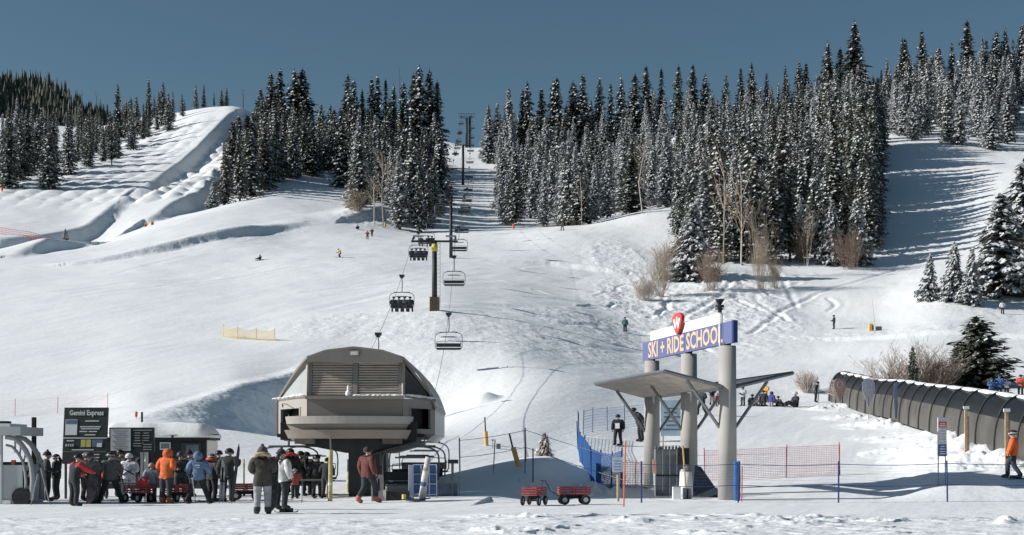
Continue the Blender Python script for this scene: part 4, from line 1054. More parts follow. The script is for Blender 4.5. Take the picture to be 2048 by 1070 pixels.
    MB().box((.42, 2.1, (1.7 + z0 - .5) / 2), (1.12, 1.5, 1.7 - z0 + .5)).build('column', M_STEEL, T)
    MB().box((.15, 8.2, .8), (1.0, 1.2, 3.0)).build('column', M_STEEL, T)
    MB().tube([(1.12, 1.4, -.3), (1.12, 1.4, 1.66)], .07, 8).build('strut', M_STEEL, T)
    MB().tube([(.75, 1.0, 1.62), (2.35, .6, 2.08)], .06, 6).build('strut', M_STEEL, T)
    for x in (-1.6, 1.5): MB().box((x, .7, 2.08), (.7, .4, .2)).build('gear_box', cm((.16, .14, .12), .6, .3), T)
    return T
TERM = build_terminal()
chA = chair(51.2, -1, 'loading chair at the front left of the terminal, with seated riders', dz=-.12)
chB = chair(58.0, -1, 'loading chair deeper under the terminal left half', dz=-.1)
chair(50.6, 1, 'front empty chair hanging at the right mouth of the terminal', rz=.5, dz=-.12)
chair(56.0, 1, 'middle empty chair under the right side of the terminal', rz=.15, dz=-.1)
chair(63.0, 1, 'rear empty chair leaving the right side of the terminal', rz=.05, dz=.1)
rp = 'riders at the terminal'
rider(chA, -.75, 0, 'person in black seated at the left end of the loading chair', rp)
rider(chA, -.28, 2, 'person in dark blue seated on the loading chair', rp)
o = person((0, 0, 0), 0, 1.74, 'sit', (.62, .62, .60), (.10, .16, .30), (.03, .03, .03), ('hair', (.05, .04, .03)), 'person in white top and blue trousers seated on the loading chair', None)
o.location = (chA.location.x + .3, chA.location.y + .4, chA.location.z - 2.6 - .42)
rider(chB, .2, 0, 'person in black with a dark helmet on the deeper loading chair', rp)
# ------------------------------------------------------------------ ski school gateway: three columns, butterfly roof, sign
M_COL = mat('grey_column', (0.40, 0.385, 0.36), 0.7, 0.06, 1.5)
M_BLUE = mat('sign_blue', (0.125, 0.15, 0.30), 0.5, 0.06, 2.0)
M_BLUED = mat('sign_edge_blue', (0.03, 0.05, 0.16), 0.5, 0.06, 2.0)
M_CREAM = mat('cream_letters', (0.66, 0.49, 0.34), 0.6, 0.03, 2.0)
M_WHITE = mat('white_board', (0.80, 0.81, 0.81), 0.55, 0.03, 2.0)
M_RED = mat('shield_red', (0.55, 0.07, 0.055), 0.5, 0.05, 2.0)
M_WOOD = mat('soffit_boards', (0.60, 0.52, 0.43), 0.7, 0.2, 3.0)
M_FASC = mat('fascia_grey', (0.10, 0.105, 0.11), 0.5, 0.1, 3.0)
M_NETB = mat('net_blue', (0.03, 0.11, 0.30), 0.8, 0.15, 3.0)
M_NETR = mat('net_red', (0.58, 0.15, 0.16), 0.8, 0.15, 3.0)
M_NETY = mat('net_yellow', (0.72, 0.56, 0.28), 0.8, 0.1, 3.0)
M_POLEW = mat('timber_pole', (0.46, 0.34, 0.22), 0.8, 0.2, 8.0)
def gateway():
    Rr, Mm, Ll = Vector((7.54, 49.0, 0)), Vector((6.70, 53.0, 0)), Vector((5.70, 57.0, 0))
    G = empty('gateway', (6.70, 53.0, 0), 0, 'ski school gateway with three grey columns, butterfly roof and blue sign', 'gateway')
    O = Vector((6.70, 53.0, 0)); d = (Ll - Rr).normalized(); n = Vector((-d.y, d.x, 0)); n = n if n.x < 0 else -n
    for c, zt, zb in ((Rr, 5.40, 0), (Mm, 5.41, 0), (Ll, 5.42, 0)):
        p = c - O; zb = gz(c.x, c.y) - .4
        m = MB().tube([p + Vector((0, 0, zb)), p + Vector((0, 0, zt))], [.335, .30], 28); m.build('column', M_COL, G, True)
        MB().tube([p + Vector((0, 0, zt)), p + Vector((0, 0, zt + .14))], .13, 12).build('sign_mount', M_SHADOW, G)
    for sg in (1, -1):
        a, b_ = .32, 2.38
        A, B_ = Rr - O - d * .2 + n * sg * a, Rr - O - d * .2 + n * sg * b_; C_, D_ = Ll - O + d * .1 + n * sg * b_, Ll - O + d * .1 + n * sg * a
        z = lambda q, h: q + Vector((0, 0, h))
        bot = [z(A, 3.93), z(B_, 4.42), z(C_, 4.42), z(D_, 3.93)]
        w = MB()
        for i in range(13):                                  # boards of the soffit
            t0, t1 = i / 13, (i + .93) / 13
            w.prism([bot[0].lerp(bot[1], t0), bot[0].lerp(bot[1], t1), bot[3].lerp(bot[2], t1), bot[3].lerp(bot[2], t0)], (0, 0, .03))
        cp = w.build('canopy', M_WOOD, G)
        t = MB().prism([q + Vector((0, 0, .034)) for q in bot], (0, 0, .09)); t.build('roof_deck', M_FASC, cp)
        f = MB()
        for p, q in zip(bot, bot[1:] + bot[:1]): f.tube([p + Vector((0, 0, .05)), q + Vector((0, 0, .05))], .065, 4)
        f.build('fascia', M_GALV, cp)
        for c in (Rr, Mm, Ll):
            p = c - O; MB().tube([p + n * sg * .3 + Vector((0, 0, 2.55)), p + n * sg * 1.5 + Vector((0, 0, 4.19))], .06, 4).build('strut', M_GALV, G)
    # sign, running along the columns and facing away from the tunnel
    s0, s1 = Ll - O + d * .85, Rr - O - d * .85; L = (s1 - s0).length; u = (s1 - s0).normalized(); nn = Vector((u.y, -u.x, 0)); nn = nn if nn.x < 0 else -nn
    up = Vector((0, 0, 1)); off = nn * .12
    def panel(t0, t1, z0, z1, th, m, nm, par, o=0.0):
        p, q = s0 + u * (L * t0) + off + nn * o, s0 + u * (L * t1) + off + nn * o
        return MB().prism([p + up * z0, q + up * z0, q + up * z1, p + up * z1], nn * -th).build(nm, m, par)
    sb = panel(0, 1, 5.46, 6.22, .14, M_BLUE, 'sign_board', G)
    panel(.985, 1.001, 5.455, 6.225, .16, M_BLUED, 'sign_end', sb, .004)
    for t in (.09, .5, .9): panel(t, t + .004, 5.465, 6.215, .01, M_BLUED, 'panel_joint', sb, .004)
    panel(.10, .885, 6.225, 6.60, .05, M_WHITE, 'white_panel', G, -.01)
    Mx = Matrix.Identity(4); ctr = s0 + u * (L * .487) + off + nn * .006 + up * 5.815
    for i, ax in enumerate((u, up, nn)): Mx[0][i], Mx[1][i], Mx[2][i] = ax
    Mx.translation = ctr
    t = text_mesh('SKI + RIDE SCHOOL', .86, 'lettering', M_CREAM, sb, Mx, 1.0, .02)
    xs = [v.co for v in t.data.vertices]; w = max((v - ctr).dot(u) for v in xs) - min((v - ctr).dot(u) for v in xs)
    t.data.transform(Matrix.Translation(ctr) @ Mx.to_3x3().to_4x4() @ Matrix.Diagonal((L * .825 / w, 1.0, 1, 1)) @ Mx.to_3x3().to_4x4().inverted() @ Matrix.Translation(-ctr))
    # shield emblem standing proud of the sign
    c = s0 + u * (L * .46) + off + nn * .14 + up * 6.62; k = 1.0
    out = [(-.62, .26), (-.45, .37), (-.2, .43), (0, .44), (.2, .43), (.45, .37), (.62, .26), (.6, .05), (.42, -.2), (.2, -.40), (0, -.5), (-.2, -.40), (-.42, -.2), (-.6, .05)]
    P2 = lambda x, z, o=0.0: c + u * x * .85 + up * z * .88 + nn * o
    sh = MB().prism([P2(x, z) for x, z in out], nn * -.12).build('shield', M_RED, sb)
    wm = MB(); W2 = [(-.46, .16), (-.26, .2), (-.15, -.12), (-.04, .28), (.08, .28), (.16, -.1), (.28, .2), (.46, .16), (.2, -.27), (.09, -.2), (0, .02), (-.1, -.2), (-.2, -.27)]
    wm.prism([P2(x, z, .012) for x, z in W2], nn * -.008); wm.build('emblem', M_WHITE, sh)
    # slim pole with a black sensor head fixed to the near end of the sign
    e = s0 + u * (L * .885) + off + nn * .05 + O
    p = empty('sensor_pole', e + up * 5.40, 0, 'slim white pole with a black head, fixed to the near end of the blue sign', 'sensor pole')
    MB().tube([(0, 0, 0), (0, 0, 1.3)], .03, 8).build('pole', M_WHITE, p)
    h = MB(); h.tube([(0, 0, 1.2), (0, 0, 1.36)], [.07, .08], 10); h.tube([(0, 0, 1.38), (0, 0, 1.46)], [.16, .15], 12); h.tube([(0, 0, 1.48), (0, 0, 1.66)], [.06, .17], 12); h.build('sensor_head', M_BLACK, p)
    h = MB().tube([(-.16, 0, 1.32), (.12, 0, 1.32)], .03, 6); h.build('bracket', M_BLACK, p)
gateway()

# clutter between the columns
def thing(name, px, Y, label, cat, rz=0.0, group=None): return empty(name, gp(px, Y), rz, label, cat, group)
t = thing('equipment_rack', 1338, 52.0, 'grey steel rack with upright rails between two gateway columns', 'rack')
b = MB().box((0, .1, .85), (1.05, .5, 1.75)); b.build('cabinet', mat('rack_grey', (.20, .21, .22), .5, .12, 3), t)
for x in (-.5, -.24, .02, .28, .5): MB().tube([(x, -.2, -.1), (x, -.2, 1.72)], .022, 6).build('rail', M_GALV, t)
b = MB(); b.box((0, -.2, .75), (1.0, .04, .06)); b.build('crossbar', M_BLACK, t)
b = MB()
for i in range(9): b.ell((-.5 + i * .125, -.12, 1.78), (.05, .06, .07), 6, 5)
b.build('hook_row', M_GALVD, t)
t = thing('bin', 1372, 50.6, 'tall pale tapered bin below the black board', 'bin'); MB().tube([(0, 0, -.1), (0, 0, .95)], [.27, .22], 14).build('bin_body', M_WHITE, t, True); MB().tube([(0, 0, .95), (0, 0, 1.02)], [.23, .2], 14).build('lid', M_GALV, t)
t = thing('notice_board', 1367, 50.0, 'black board on a leaning timber pole in front of the middle column', 'sign')
MB().box((0, .04, 1.5), (.42, .04, .6)).build('board', M_BLACK, t); MB().tube([(.12, 0, -.2), (-.02, 0, 1.85)], .03, 6).build('pole', mat('orange_timber', (.62, .40, .22), .7, .1), t)
t = thing('crate', 1353, 49.4, 'small white crate standing on the snow at the gateway', 'crate'); MB().box((0, 0, .2), (.27, .3, .46)).build('crate_body', M_WHITE, t); MB().box((0, 0, .445), (.29, .32, .03)).build('lid', M_PALE, t)
t = thing('crate', 1374, 49.6, 'small grey crate right of the white one at the gateway', 'crate'); MB().box((0, 0, .18), (.28, .3, .42)).build('crate_body', mat('grey_crate', (.22, .23, .25), .7, .1), t); MB().box((0, -.155, .18), (.06, .02, .36)).build('strap', M_BLACK, t)
t = thing('paddle_sign', 1310, 50.2, 'salmon and white paddle leaning on the far gateway column', 'paddle', .1)
MB().box((-.02, 0, 1.15), (.13, .03, .5), rx=-.1).build('blade', mat('salmon', (.75, .42, .33), .6, .08), t); MB().tube([(0, 0, -.1), (-.02, .02, .95)], .028, 6).build('handle', M_WHITE, t)
t = thing('black_board', 1321, 55.5, 'narrow black board fixed behind the far gateway column', 'sign'); MB().box((0, 0, 1.52), (.2, .05, .42)).build('board', M_BLACK, t); MB().tube([(0, .05, -.2), (0, .05, 1.7)], .025, 6).build('post', M_GALVD, t)
tb = MB(); tb.add([(-.55, 0, 0), (.75, -.2, 0), (.5, .5, 0), (-.5, .6, 0), (-.45, .1, 1.15), (-.2, .3, 1.1), (.0, .1, .75), (.3, .1, .35)], [(0, 1, 7, 6, 4), (4, 6, 5), (6, 7, 5), (1, 2, 5, 7), (2, 3, 5), (3, 0, 4, 5)])
tag(tb.build('tarpaulin', mat('navy_tarp', (.035, .05, .075), .8, .3, 4, .03), loc=gp(1415, 51)), 'dark navy tarpaulin heaped between the middle and near columns', 'tarpaulin')

# ------------------------------------------------------------------ nets and fences
def net(name, pts, h, cell, r, m, label, cat, post=None, pm=None, sag=0.0, base=0.05, group=None, rows_=None):
    """pts = [(column, distance)]; real strands strung between posts"""
    P_ = [gp(*q) for q in pts]; o = empty(name, P_[0], 0, label, cat, group); O = P_[0]; b = MB()
    nr = rows_ or max(2, int(h / cell))
    for a, c in zip(P_, P_[1:]):
        L = (c - a).length; k = max(1, int(L / cell))
        f = lambda t, z: a.lerp(c, t) - O + Vector((0, 0, base + z * h - sag * math.sin(math.pi * t) * z))
        for i in range(nr + 1): b.tube([f(t / 6, i / nr) for t in range(7)], r * (1.6 if i in (0, nr) else 1), 3, cap=False)
        if cell < .5:
            for i in range(k + 1): b.tube([f(i / k, 0), f(i / k, 1)], r, 3, cap=False)
    b.build('net', m, o)
    if post:
        for q in P_: MB().tube([q - O + Vector((0, 0, -.3)), q - O + Vector((R.uniform(-.06, .06), 0, h + base + .12))], post, 6).build('post', pm, o)
    return o
net('safety_net', [(1242, 53.5), (1222, 55.5), (1200, 58), (1183, 61), (1168, 65), (1160, 70), (1156, 76), (1158, 82)], 1.35, .09, .0078, M_NETB, 'tall blue safety net curving along the snow bank', 'net', .03, M_BLUED)
net('safety_net', [(1166, 83), (1185, 85), (1215, 87), (1250, 90), (1300, 93)], 1.35, .16, .006, M_NETB, 'thin grey-blue net on posts running back from the blue net', 'net', .025, M_GALVD)
net('safety_net', [(1246, 57), (1270, 57), (1290, 57.2)], 1.0, .085, .008, M_NETR, 'short dense red net beside the far column', 'net', .02, M_NETR)
net('safety_net', [(1410, 62), (1440, 62), (1572, 62.5), (1680, 63)], 1.3, .08, .0058, M_NETR, 'long pale red net right of the near column', 'net', .025, M_NETR)
net('safety_net', [(-60, 82), (30, 83), (115, 84), (215, 83)], .85, .12, .0022, M_NETR, 'faint red net low on the slope behind the boards', 'net', .018, M_NETR)
net('safety_net', [(446, 132), (475, 130), (512, 129), (550, 128)], 1.0, .10, .013, M_NETY, 'yellow net panels standing on the lower piste', 'net', .03, M_NETY, sag=.22)
net('safety_net', [(-40, 283), (60, 280), (118, 284)], 1.6, .35, .03, M_NETR, 'faded red net on the left jump bank', 'net', .04, M_NETR)
for i, (pa, pb, lb) in enumerate((((1283, 46.4), (1476, 46.6), 'rope fence span in front of the gateway columns'), ((1476, 46.6), (1677, 46.4), 'rope fence span from the near column to the middle post'), ((1677, 46.4), (1895, 46.6), 'rope fence span from the middle post to the info sign'),
                                ((1895, 46.6), (2110, 46.8), 'rope fence span right of the info sign'), ((920, 58), (1052, 57), 'rope fence span beside the snow drift'), ((1052, 57), (1283, 46.4), 'rope fence span crossing in front of the snow drift'))):
    A, B_ = gp(*pa), gp(*pb); o = empty('rope_fence', A, 0, lb, 'fence', 'rope fence spans'); d_ = B_ - A
    for z in (1.28, .58):
        MB().tube([d_ * (t / 8) + Vector((0, 0, z - .05 * math.sin(math.pi * t / 8))) for t in range(9)], .011, 4).build('rope', M_BLUED if i < 4 else M_GALV, o)
    b = MB()
    if i < 4:
        for k in range(6): b.tube([d_ * (t / 8) + Vector((0, 0, .68 + k * .1 - .05 * math.sin(math.pi * t / 8))) for t in range(9)], .0022, 3, cap=False)
        b.build('mesh', M_NETB, o)
    MB().tube([(0, 0, -.3), (R.uniform(-.05, .05), 0, 1.38)], .028, 6).build('post', M_BLUED if i < 4 else M_GALVD, o)
t = MB()
for i in range(5): t.tube([(.03 * math.cos(i * 1.3), .05 * math.sin(i * 1.3), -.1), (.06 * math.cos(i * 1.3 + .4), .06 * math.sin(i * 1.3 + .4), .7), (.04 * math.cos(i * 1.3), .05 * math.sin(i * 1.3), 1.35)], .075, 7)
tag(t.build('rolled_net', M_NETB, loc=gp(1474, 48.2)), 'roll of blue netting standing against the near column', 'net roll')
# bamboo and marker poles
def pole(name, px, Y, h, lean, m, label, cat='pole', r=.022, group=None, pad=None):
    o = empty(name, gp(px, Y), 0, label, cat, group)
    MB().tube([(0, 0, -.25), (lean * h, 0, h)], r, 6).build('shaft', m, o)
    if pad: MB().tube([(lean * .0, 0, 0), (lean * pad[0], 0, pad[0])], pad[1], 10).build('sleeve', M_PADO, o)
    return o
M_PADO = mat('orange_yellow_sleeve', (.70, .42, .13), .75, .15, 5)
M_ORANGE = mat('orange_pole', (.72, .16, .07), .6, .1, 5)
pole('marker_pole', 973, 74, 1.5, -.06, M_BLACK, 'tilted pole with a yellow sleeve, farther of two on open snow', r=.035, pad=(.75, .11))
pole('marker_pole', 1037, 55.5, 1.3, -.28, M_BLACK, 'strongly tilted pole with a yellow sleeve beside the drift', r=.035, pad=(.75, .10))
pole('bamboo_pole', 1247, 42.5, 2.0, .03, M_ORANGE, 'thin orange bamboo pole in the foreground snow')
pole('bamboo_pole', 1236, 47.5, .9, 0, M_POLEW, 'pale timber stake carrying the small trail sign', r=.045)
pole('bamboo_pole', 986, 54, 1.3, .06, M_POLEW, 'slim leaning bamboo pole left of the drift')
pole('bamboo_pole', 1050, 54, 1.7, .0, M_GALVD, 'thin straight pole at the foot of the drift')
pole('bamboo_pole', 1066, 53.5, 1.3, .0, M_BLUED, 'dark blue pole with a small head at the drift', r=.025)
pole('bamboo_pole', 1483, 47.4, 1.2, .02, M_NETR, 'short red pole with pennant beside the near column')
pole('lamp_post', 68, 47, 2.85, 0, M_BLACK, 'plain black post behind the lift booth', 'post', .085)
pole('lamp_post', 284, 58, 2.9, .0, M_BLACK, 'short black pipe rising above the hut roof', 'post', .045)
pole('bamboo_pole', 1752, 176, 4.2, -.12, M_POLEW, 'bare thin pole standing on the slope above the willow')
t = thing('trail_sign', 1236, 47.45, 'small pale blue trail sign on the timber stake', 'sign'); MB().box((-.02, -.06, 1.25), (.36, .03, .5)).build('plate', mat('pale_blue_sign', (.55, .62, .68), .5, .1, 9), t); b = MB()
for i in range(4): b.box((-.02, -.078, 1.08 + i * .1), (.26, .006, .03))
b.build('print', mat('blue_print', (.2, .3, .5), .6), t)
t = thing('trail_sign', 1345, 74, 'pale blue sign panel seen between the far and middle columns', 'sign'); MB().box((0, 0, 2.0), (1.25, .05, 1.9)).build('plate', mat('pale_blue_panel', (.42, .53, .62), .5, .2, 2), t); b = MB()
for i in range(6): b.box((-.1 + .1 * (i % 2), -.03, 1.4 + i * .22), (.9 - .2 * (i % 3), .01, .07))
b.build('print', mat('slate_print', (.12, .16, .2), .6), t); MB().tube([(-.5, .05, -.3), (-.5, .05, 1.2)], .04, 6).build('post', M_POLEW, t); MB().tube([(.5, .05, -.3), (.5, .05, 1.2)], .04, 6).build('post', M_POLEW, t)
# info sign on two legs
t = thing('info_sign', 1884, 49.5, 'tall narrow information sign with red top and blue foot on two legs', 'sign', .25)
b = MB().box((0, 0, 1.72), (.34, .05, 1.36)); b.build('plate', mat('sign_grey', (.52, .56, .60), .5, .08, 4), t)
MB().box((0, -.03, 2.15), (.34, .012, .20)).build('red_band', mat('band_red', (.62, .12, .09), .5), t); MB().box((0, -.03, 1.24), (.34, .012, .42)).build('blue_band', mat('band_blue', (.07, .12, .28), .5), t)
b = MB()
for z, w in ((2.18, .2), (2.11, .26), (1.98, .26), (1.88, .24), (1.78, .28), (1.68, .22), (1.58, .26), (1.38, .16), (1.29, .2), (1.2, .22), (1.12, .24)): b.box((0, -.04, z), (w, .008, .028))
b.build('print', M_WHITE, t)
for x in (-.13, .15): MB().tube([(x, .03, -.5), (x, .03, 1.1)], .022, 6).build('leg', M_GALVD, t)

# ------------------------------------------------------------------ covered conveyor tunnel
M_TDARK = mat('tinted_panel', (.014, .016, .018), .38, .15, 1.0, spec=.15); M_TCLEAR = mat('smoky_panel', (.085, .08, .072), 0.4, .3, .8, spec=.15)
def tunnel():
    n = 18; nodes = []
    for i in range(n + 2):
        Y = 122 - i * 3.7; X = float(np.interp(Y, [48, 54, 62, 77, 96, 122], [21.9, 22.2, 22.9, 24.4, 26.8, 29.0])); nodes.append(Vector((X, Y, gz(X, Y) - .05)))
    for k in range(2):
        for i in range(1, n + 1): nodes[i].z = (nodes[i - 1].z + 2 * nodes[i].z + nodes[i + 1].z) / 4
    o = empty('conveyor_tunnel', nodes[0], 0, 'long tunnel of tinted panels and black hoops over the beginners conveyor', 'conveyor tunnel'); O = nodes[0]
    hw, hh = 1.3, 2.5
    def ring(p, d, k=1.0):
        s = Vector((-d.y, d.x, 0)).normalized() * -1
        if s.x > 0: s = -s
        out = []
        for j in range(17):
            a = math.pi * j / 16; ca, sa = math.cos(a), math.sin(a)
            out.append(p - O + s * (hw * k * (abs(ca) ** .8) * (1 if ca > 0 else -1)) + Vector((0, 0, hh * k * sa ** .85 if 0 < j < 16 else 0)))
        return out
    ds = [(nodes[min(i + 1, n + 1)] - nodes[max(i - 1, 0)]).normalized() for i in range(n + 2)]
    sub = []
    for i in range(n + 1):
        for t in (0, .5):
            sub.append((nodes[i].lerp(nodes[i + 1], t), ds[i]))
    rg = [ring(p, d) for p, d in sub]
    for lo, hi, m, nm in ((0, 3, M_TCLEAR, 'lower_panel'), (3, 13, M_TDARK, 'roof_panel'), (13, 16, M_TCLEAR, 'lower_panel')):
        b = MB(); k = hi - lo + 1
        vs = [v for r in rg for v in r[lo:hi + 1]]; b.add(vs, [(i * k + j, i * k + j + 1, (i + 1) * k + j + 1, (i + 1) * k + j) for i in range(len(rg) - 1) for j in range(k - 1)]); b.build(nm, m, o, True)
    for i in range(n + 1): MB().tube(ring(nodes[i], ds[i], 1.015), .055, 5).build('hoop', M_BLACK, o)
    e = MB(); r0 = ring(nodes[0] + Vector((0, .1, 0)), ds[0], 1.02); e.tube(r0, .09, 5); e.build('entrance_frame', M_BLACK, o)
    b = MB()
    for i in range(n):
        for q in range(9):
            t = (q + .5) / 9; p = nodes[i].lerp(nodes[i + 1], t) - O; s = Vector((-ds[i].y, ds[i].x, 0)); s = s if s.x < 0 else -s
            w = .10 + .42 * (t if t < .9 else .3); b.ell(p + Vector((0, 0, hh - .02)) + s * (.05 + w * .5), (.24 + w * .5, .3, .09), 8, 5)
    b.build('snow_cap', M_SNOWCAP, o, True)
    b = MB(); b.tube([nodes[0] - O + Vector((0, 0, .25)), nodes[8] - O + Vector((0, 0, .25)), nodes[-1] - O + Vector((0, 0, .25))], .3, 6); b.build('conveyor', M_BLACK, o)
tunnel()
def feather(px, Y, top, m, label, r=.32, blade=False):
    o = empty('feather_flag', gp(px, Y), .3, label, 'flag'); H_ = EYE + (HY - top) * Y / F - o.location.z
    MB().tube([(0, 0, -.2), (0, 0, H_ * .55)], .02, 5).build('pole', M_GALVD, o)
    pts = [(0, .25 * H_), (r * .45, .45 * H_), (r * 1.1, .72 * H_), (r, .9 * H_), (r * .5, .985 * H_), (0, H_), (-r * .5, .985 * H_), (-r, .9 * H_), (-r * 1.0, .72 * H_), (-r * .4, .45 * H_)] if not blade else [(-.1, .1 * H_), (.1, .1 * H_), (.14, .6 * H_), (.1, H_), (-.14, .97 * H_), (-.16, .5 * H_)]
    MB().prism([(x, 0, z) for x, z in pts], (0, .012, 0)).build('flag_cloth', m, o)
    if not blade:
        b = MB(); b.tube([(.5 * r * math.cos(a), -.012, .82 * H_ + .5 * r * math.sin(a)) for a in np.linspace(0, 6.28, 12)[:-1]], .025, 4, closed=True); b.build('emblem', M_WHITE, o)
feather(1680, 108, 757, mat('flag_rose', (.52, .33, .30), .8, .1), 'rose coloured teardrop flag at the far end of the tunnel', .5)
feather(1737, 98, 757, mat('flag_pale', (.62, .62, .72), .8, .1), 'pale lilac teardrop flag before the tunnel', .5)
feather(1792, 90, 764, mat('flag_blue', (.30, .36, .55), .8, .1), 'slim blue blade flag before the tunnel', .3, True)
for px, Y, top, lb in ((1932, 63, 813, 'timber post with a white cap board before the tunnel, left of two'), (2013, 56, 818, 'timber post with a white cap board near the orange jacket')):
    o = thing('timber_post', px, Y, lb, 'post'); H_ = EYE + (HY - top) * Y / F - o.location.z
    MB().box((0, 0, H_ / 2 - .2), (.12, .08, H_ + .3)).build('post', M_POLEW, o); MB().box((0, -.03, H_ - .05), (.26, .06, .13)).build('cap_board', M_WHITE, o)
    MB().box((.12, .02, H_ * .4), (.07, .05, H_ * .8)).build('brace', M_POLEW, o)

# ------------------------------------------------------------------ small things on the slopes
t = thing('snow_gun', 1748, 178, 'orange padded hydrant with small black boxes on the slope', 'hydrant'); MB().box((-.4, 0, .4), (.55, .5, .9), taper=.8).build('pad', mat('hydrant_orange', (.75, .45, .10), .7, .1), t); MB().box((-.2, -.26, .35), (.18, .05, .6)).build('stripe', M_BLACK, t); MB().box((.6, 0, .25), (.7, .4, .55)).build('valve_box', M_GALVD, t)
for px, lb in ((292, 'left orange marker block below the mogul run'), (305, 'right orange marker block below the mogul run')):
    t = thing('marker_block', px, 300, lb, 'marker'); MB().box((0, 0, .45), (.6, .5, 1.1), taper=.7).build('block', mat('marker_orange', (.75, .42, .10), .7), t); MB().box((0, -.2, .3), (.2, .2, .5)).build('stripe', M_BLACK, t)
t = thing('hydrant', 997, 73, 'small dark hydrant box on open snow', 'hydrant'); MB().box((0, 0, .12), (.22, .2, .3)).build('box', M_GALVD, t); MB().tube([(-.3, 0, -.1), (-.3, 0, .45)], .02, 5).build('rod', M_GALVD, t); MB().box((-.3, -.02, .46), (.1, .04, .08)).build('cap', M_GALVD, t)
for px, Y, lb in ((272, 77, 'small red banner bundle on the snow bank behind the boards'), (497, 500, 'red marker net at the top of the jump'), (1027, 303, 'red padded post at the forest edge'), (770, 300, 'yellow padded stump below the chairlift wood'), (4, 345, 'red fence end at the left border below the ridge wood')):
    m = M_PADO if 'yellow' in lb else mat('red_bundle', (.70, .12, .09), .7, .15)
    t = thing('padded_post', px, Y, lb, 'marker'); k = .3 if Y < 200 else 1.0
    MB().tube([(0, 0, -.2), (.03, 0, 1.25 * k)], .06 * k, 6).build('post', M_GALVD, t); MB().tube([(0, 0, .25 * k), (.02, 0, 1.2 * k)], [.24 * k, .26 * k], 9).build('sleeve', m, t)
# ------------------------------------------------------------------ lift plaza: boards, hut, booth, barrow, wagons
M_BOARD = mat('board_green_black', (.032, .042, .040), .5, .08, 3); M_PRINT = mat('print_white', (.62, .63, .62), .6, .04, 3); M_PAPER = mat('map_paper', (.68, .70, .70), .55, .05, 3)
M_YPAN = mat('board_yellow', (.50, .46, .14), .6, .08, 5); M_BPAN = mat('board_blue', (.10, .15, .24), .6, .1, 5)
t = thing('lift_board', 170, 49.5, 'large black lift board with the lift name, maps and yellow panels', 'sign board', -.06)
X0 = lambda px: (px - 171) / F * 49.5
Zp = lambda py: EYE + (HY - py) * 49.5 / F - t.location.z
def tilted(px, py): return X0(px + (925 - py) * .045), Zp(py)
def plate(par, px0, py0, px1, py1, y, th, m, nm):
    pts = [tilted(px0, py1), tilted(px1, py1), tilted(px1, py0), tilted(px0, py0)]
    return MB().prism([(x, y, z) for x, z in pts], (0, th, 0)).build(nm, m, par)
bd = plate(t, 124, 815, 213, 928, 0, .10, M_BOARD, 'board'); plate(t, 124, 875, 213, 877, -.008, .006, M_PRINT, 'divider')
plate(t, 124, 903, 213, 904.2, -.008, .006, M_GALV, 'divider')
pn = plate(t, 128, 839, 152, 870, -.012, .01, M_PAPER, 'map_panel'); plate(t, 129, 840, 151, 848, -.018, .004, M_BPAN, 'map_header')
plate(t, 161, 879, 170.5, 894, -.012, .01, M_YPAN, 'yellow_panel'); plate(t, 172, 879, 181.5, 894, -.012, .01, M_YPAN, 'yellow_panel'); plate(t, 183.5, 879, 206, 894, -.012, .01, M_BPAN, 'blue_panel'); plate(t, 194, 886, 204, 894, -.018, .004, M_PAPER, 'white_tile')
b = MB()
for a, c, py in ((168, 196, 842), (158, 200, 853.5), (160, 198, 857.5), (157, 173, 863), (176, 193, 863), (168, 190, 869.5), (132, 147, 881.5), (143, 188, 899.5), (170, 200, 909), (172, 200, 915), (170, 198, 921)):
    q = [tilted(a, py + 1.1), tilted(c, py + 1.1), tilted(c, py - 1.0), tilted(a, py - 1.0)]; b.prism([(x, -.012, z) for x, z in q], (0, .008, 0))
for k in range(4):
    x, z = tilted(132 + k * 4.6, 890); b.tube([(x, -.01, z - .05), (x, -.01, z + .035)], [.035, .022], 5)
b.build('print', M_PRINT, t)
x, z = tilted(170, 826); text_mesh('Gemini Express', .25, 'lettering', M_PRINT, t, Matrix.Translation((x, -.012, z)) @ Matrix.Rotation(math.pi / 2, 4, 'X'), .78, .007)
for x in (-.75, .72): MB().tube([(x, .14, -.4), (x, .14, Zp(815))], .05, 8).build('post', M_BOARD, t)
t = thing('trail_status_board', 264, 50.5, 'two-panel board, pale map beside dark trail list, on two posts', 'sign board')
Zq = lambda py: EYE + (HY - py) * 50.5 / F - t.location.z
Xq = lambda px: (px - 264) / F * 50.5
MB().box((0, 0, (Zq(855) + Zq(904)) / 2), (Xq(309) - Xq(219), .08, Zq(855) - Zq(904))).build('frame', M_BOARD, t)
MB().box((Xq(242), -.045, (Zq(857.5) + Zq(901.5)) / 2), (Xq(262) - Xq(222), .02, Zq(857.5) - Zq(901.5))).build('map_panel', M_PAPER, t)
b = MB()
for k in range(11): b.box((Xq(242), -.058, Zq(860 + k * 3.7)), (Xq(258) - Xq(226) - .1 * (k % 3), .006, .014))
b.build('map_print', M_GALV, t)
b = MB()
for a, c, py in ((267, 305, 860.5), (270, 281, 866), (288, 298, 866), (269, 281, 871), (288, 300, 871), (270, 280, 876), (288, 299, 876), (269, 282, 881), (288, 298, 881), (267, 283, 887), (267, 283, 892), (287, 304, 889), (287, 304, 894), (287, 304, 899)): b.box(((Xq(a) + Xq(c)) / 2, -.045, Zq(py)), (Xq(c) - Xq(a), .01, .03))
b.build('print', mat('print_grey', (.38, .39, .38), .6), t)
b = MB()
for py in (871, 876, 881, 886): b.box((Xq(286.5), -.05, Zq(py)), (.03, .01, .03))
b.build('markers', M_YPAN, t)
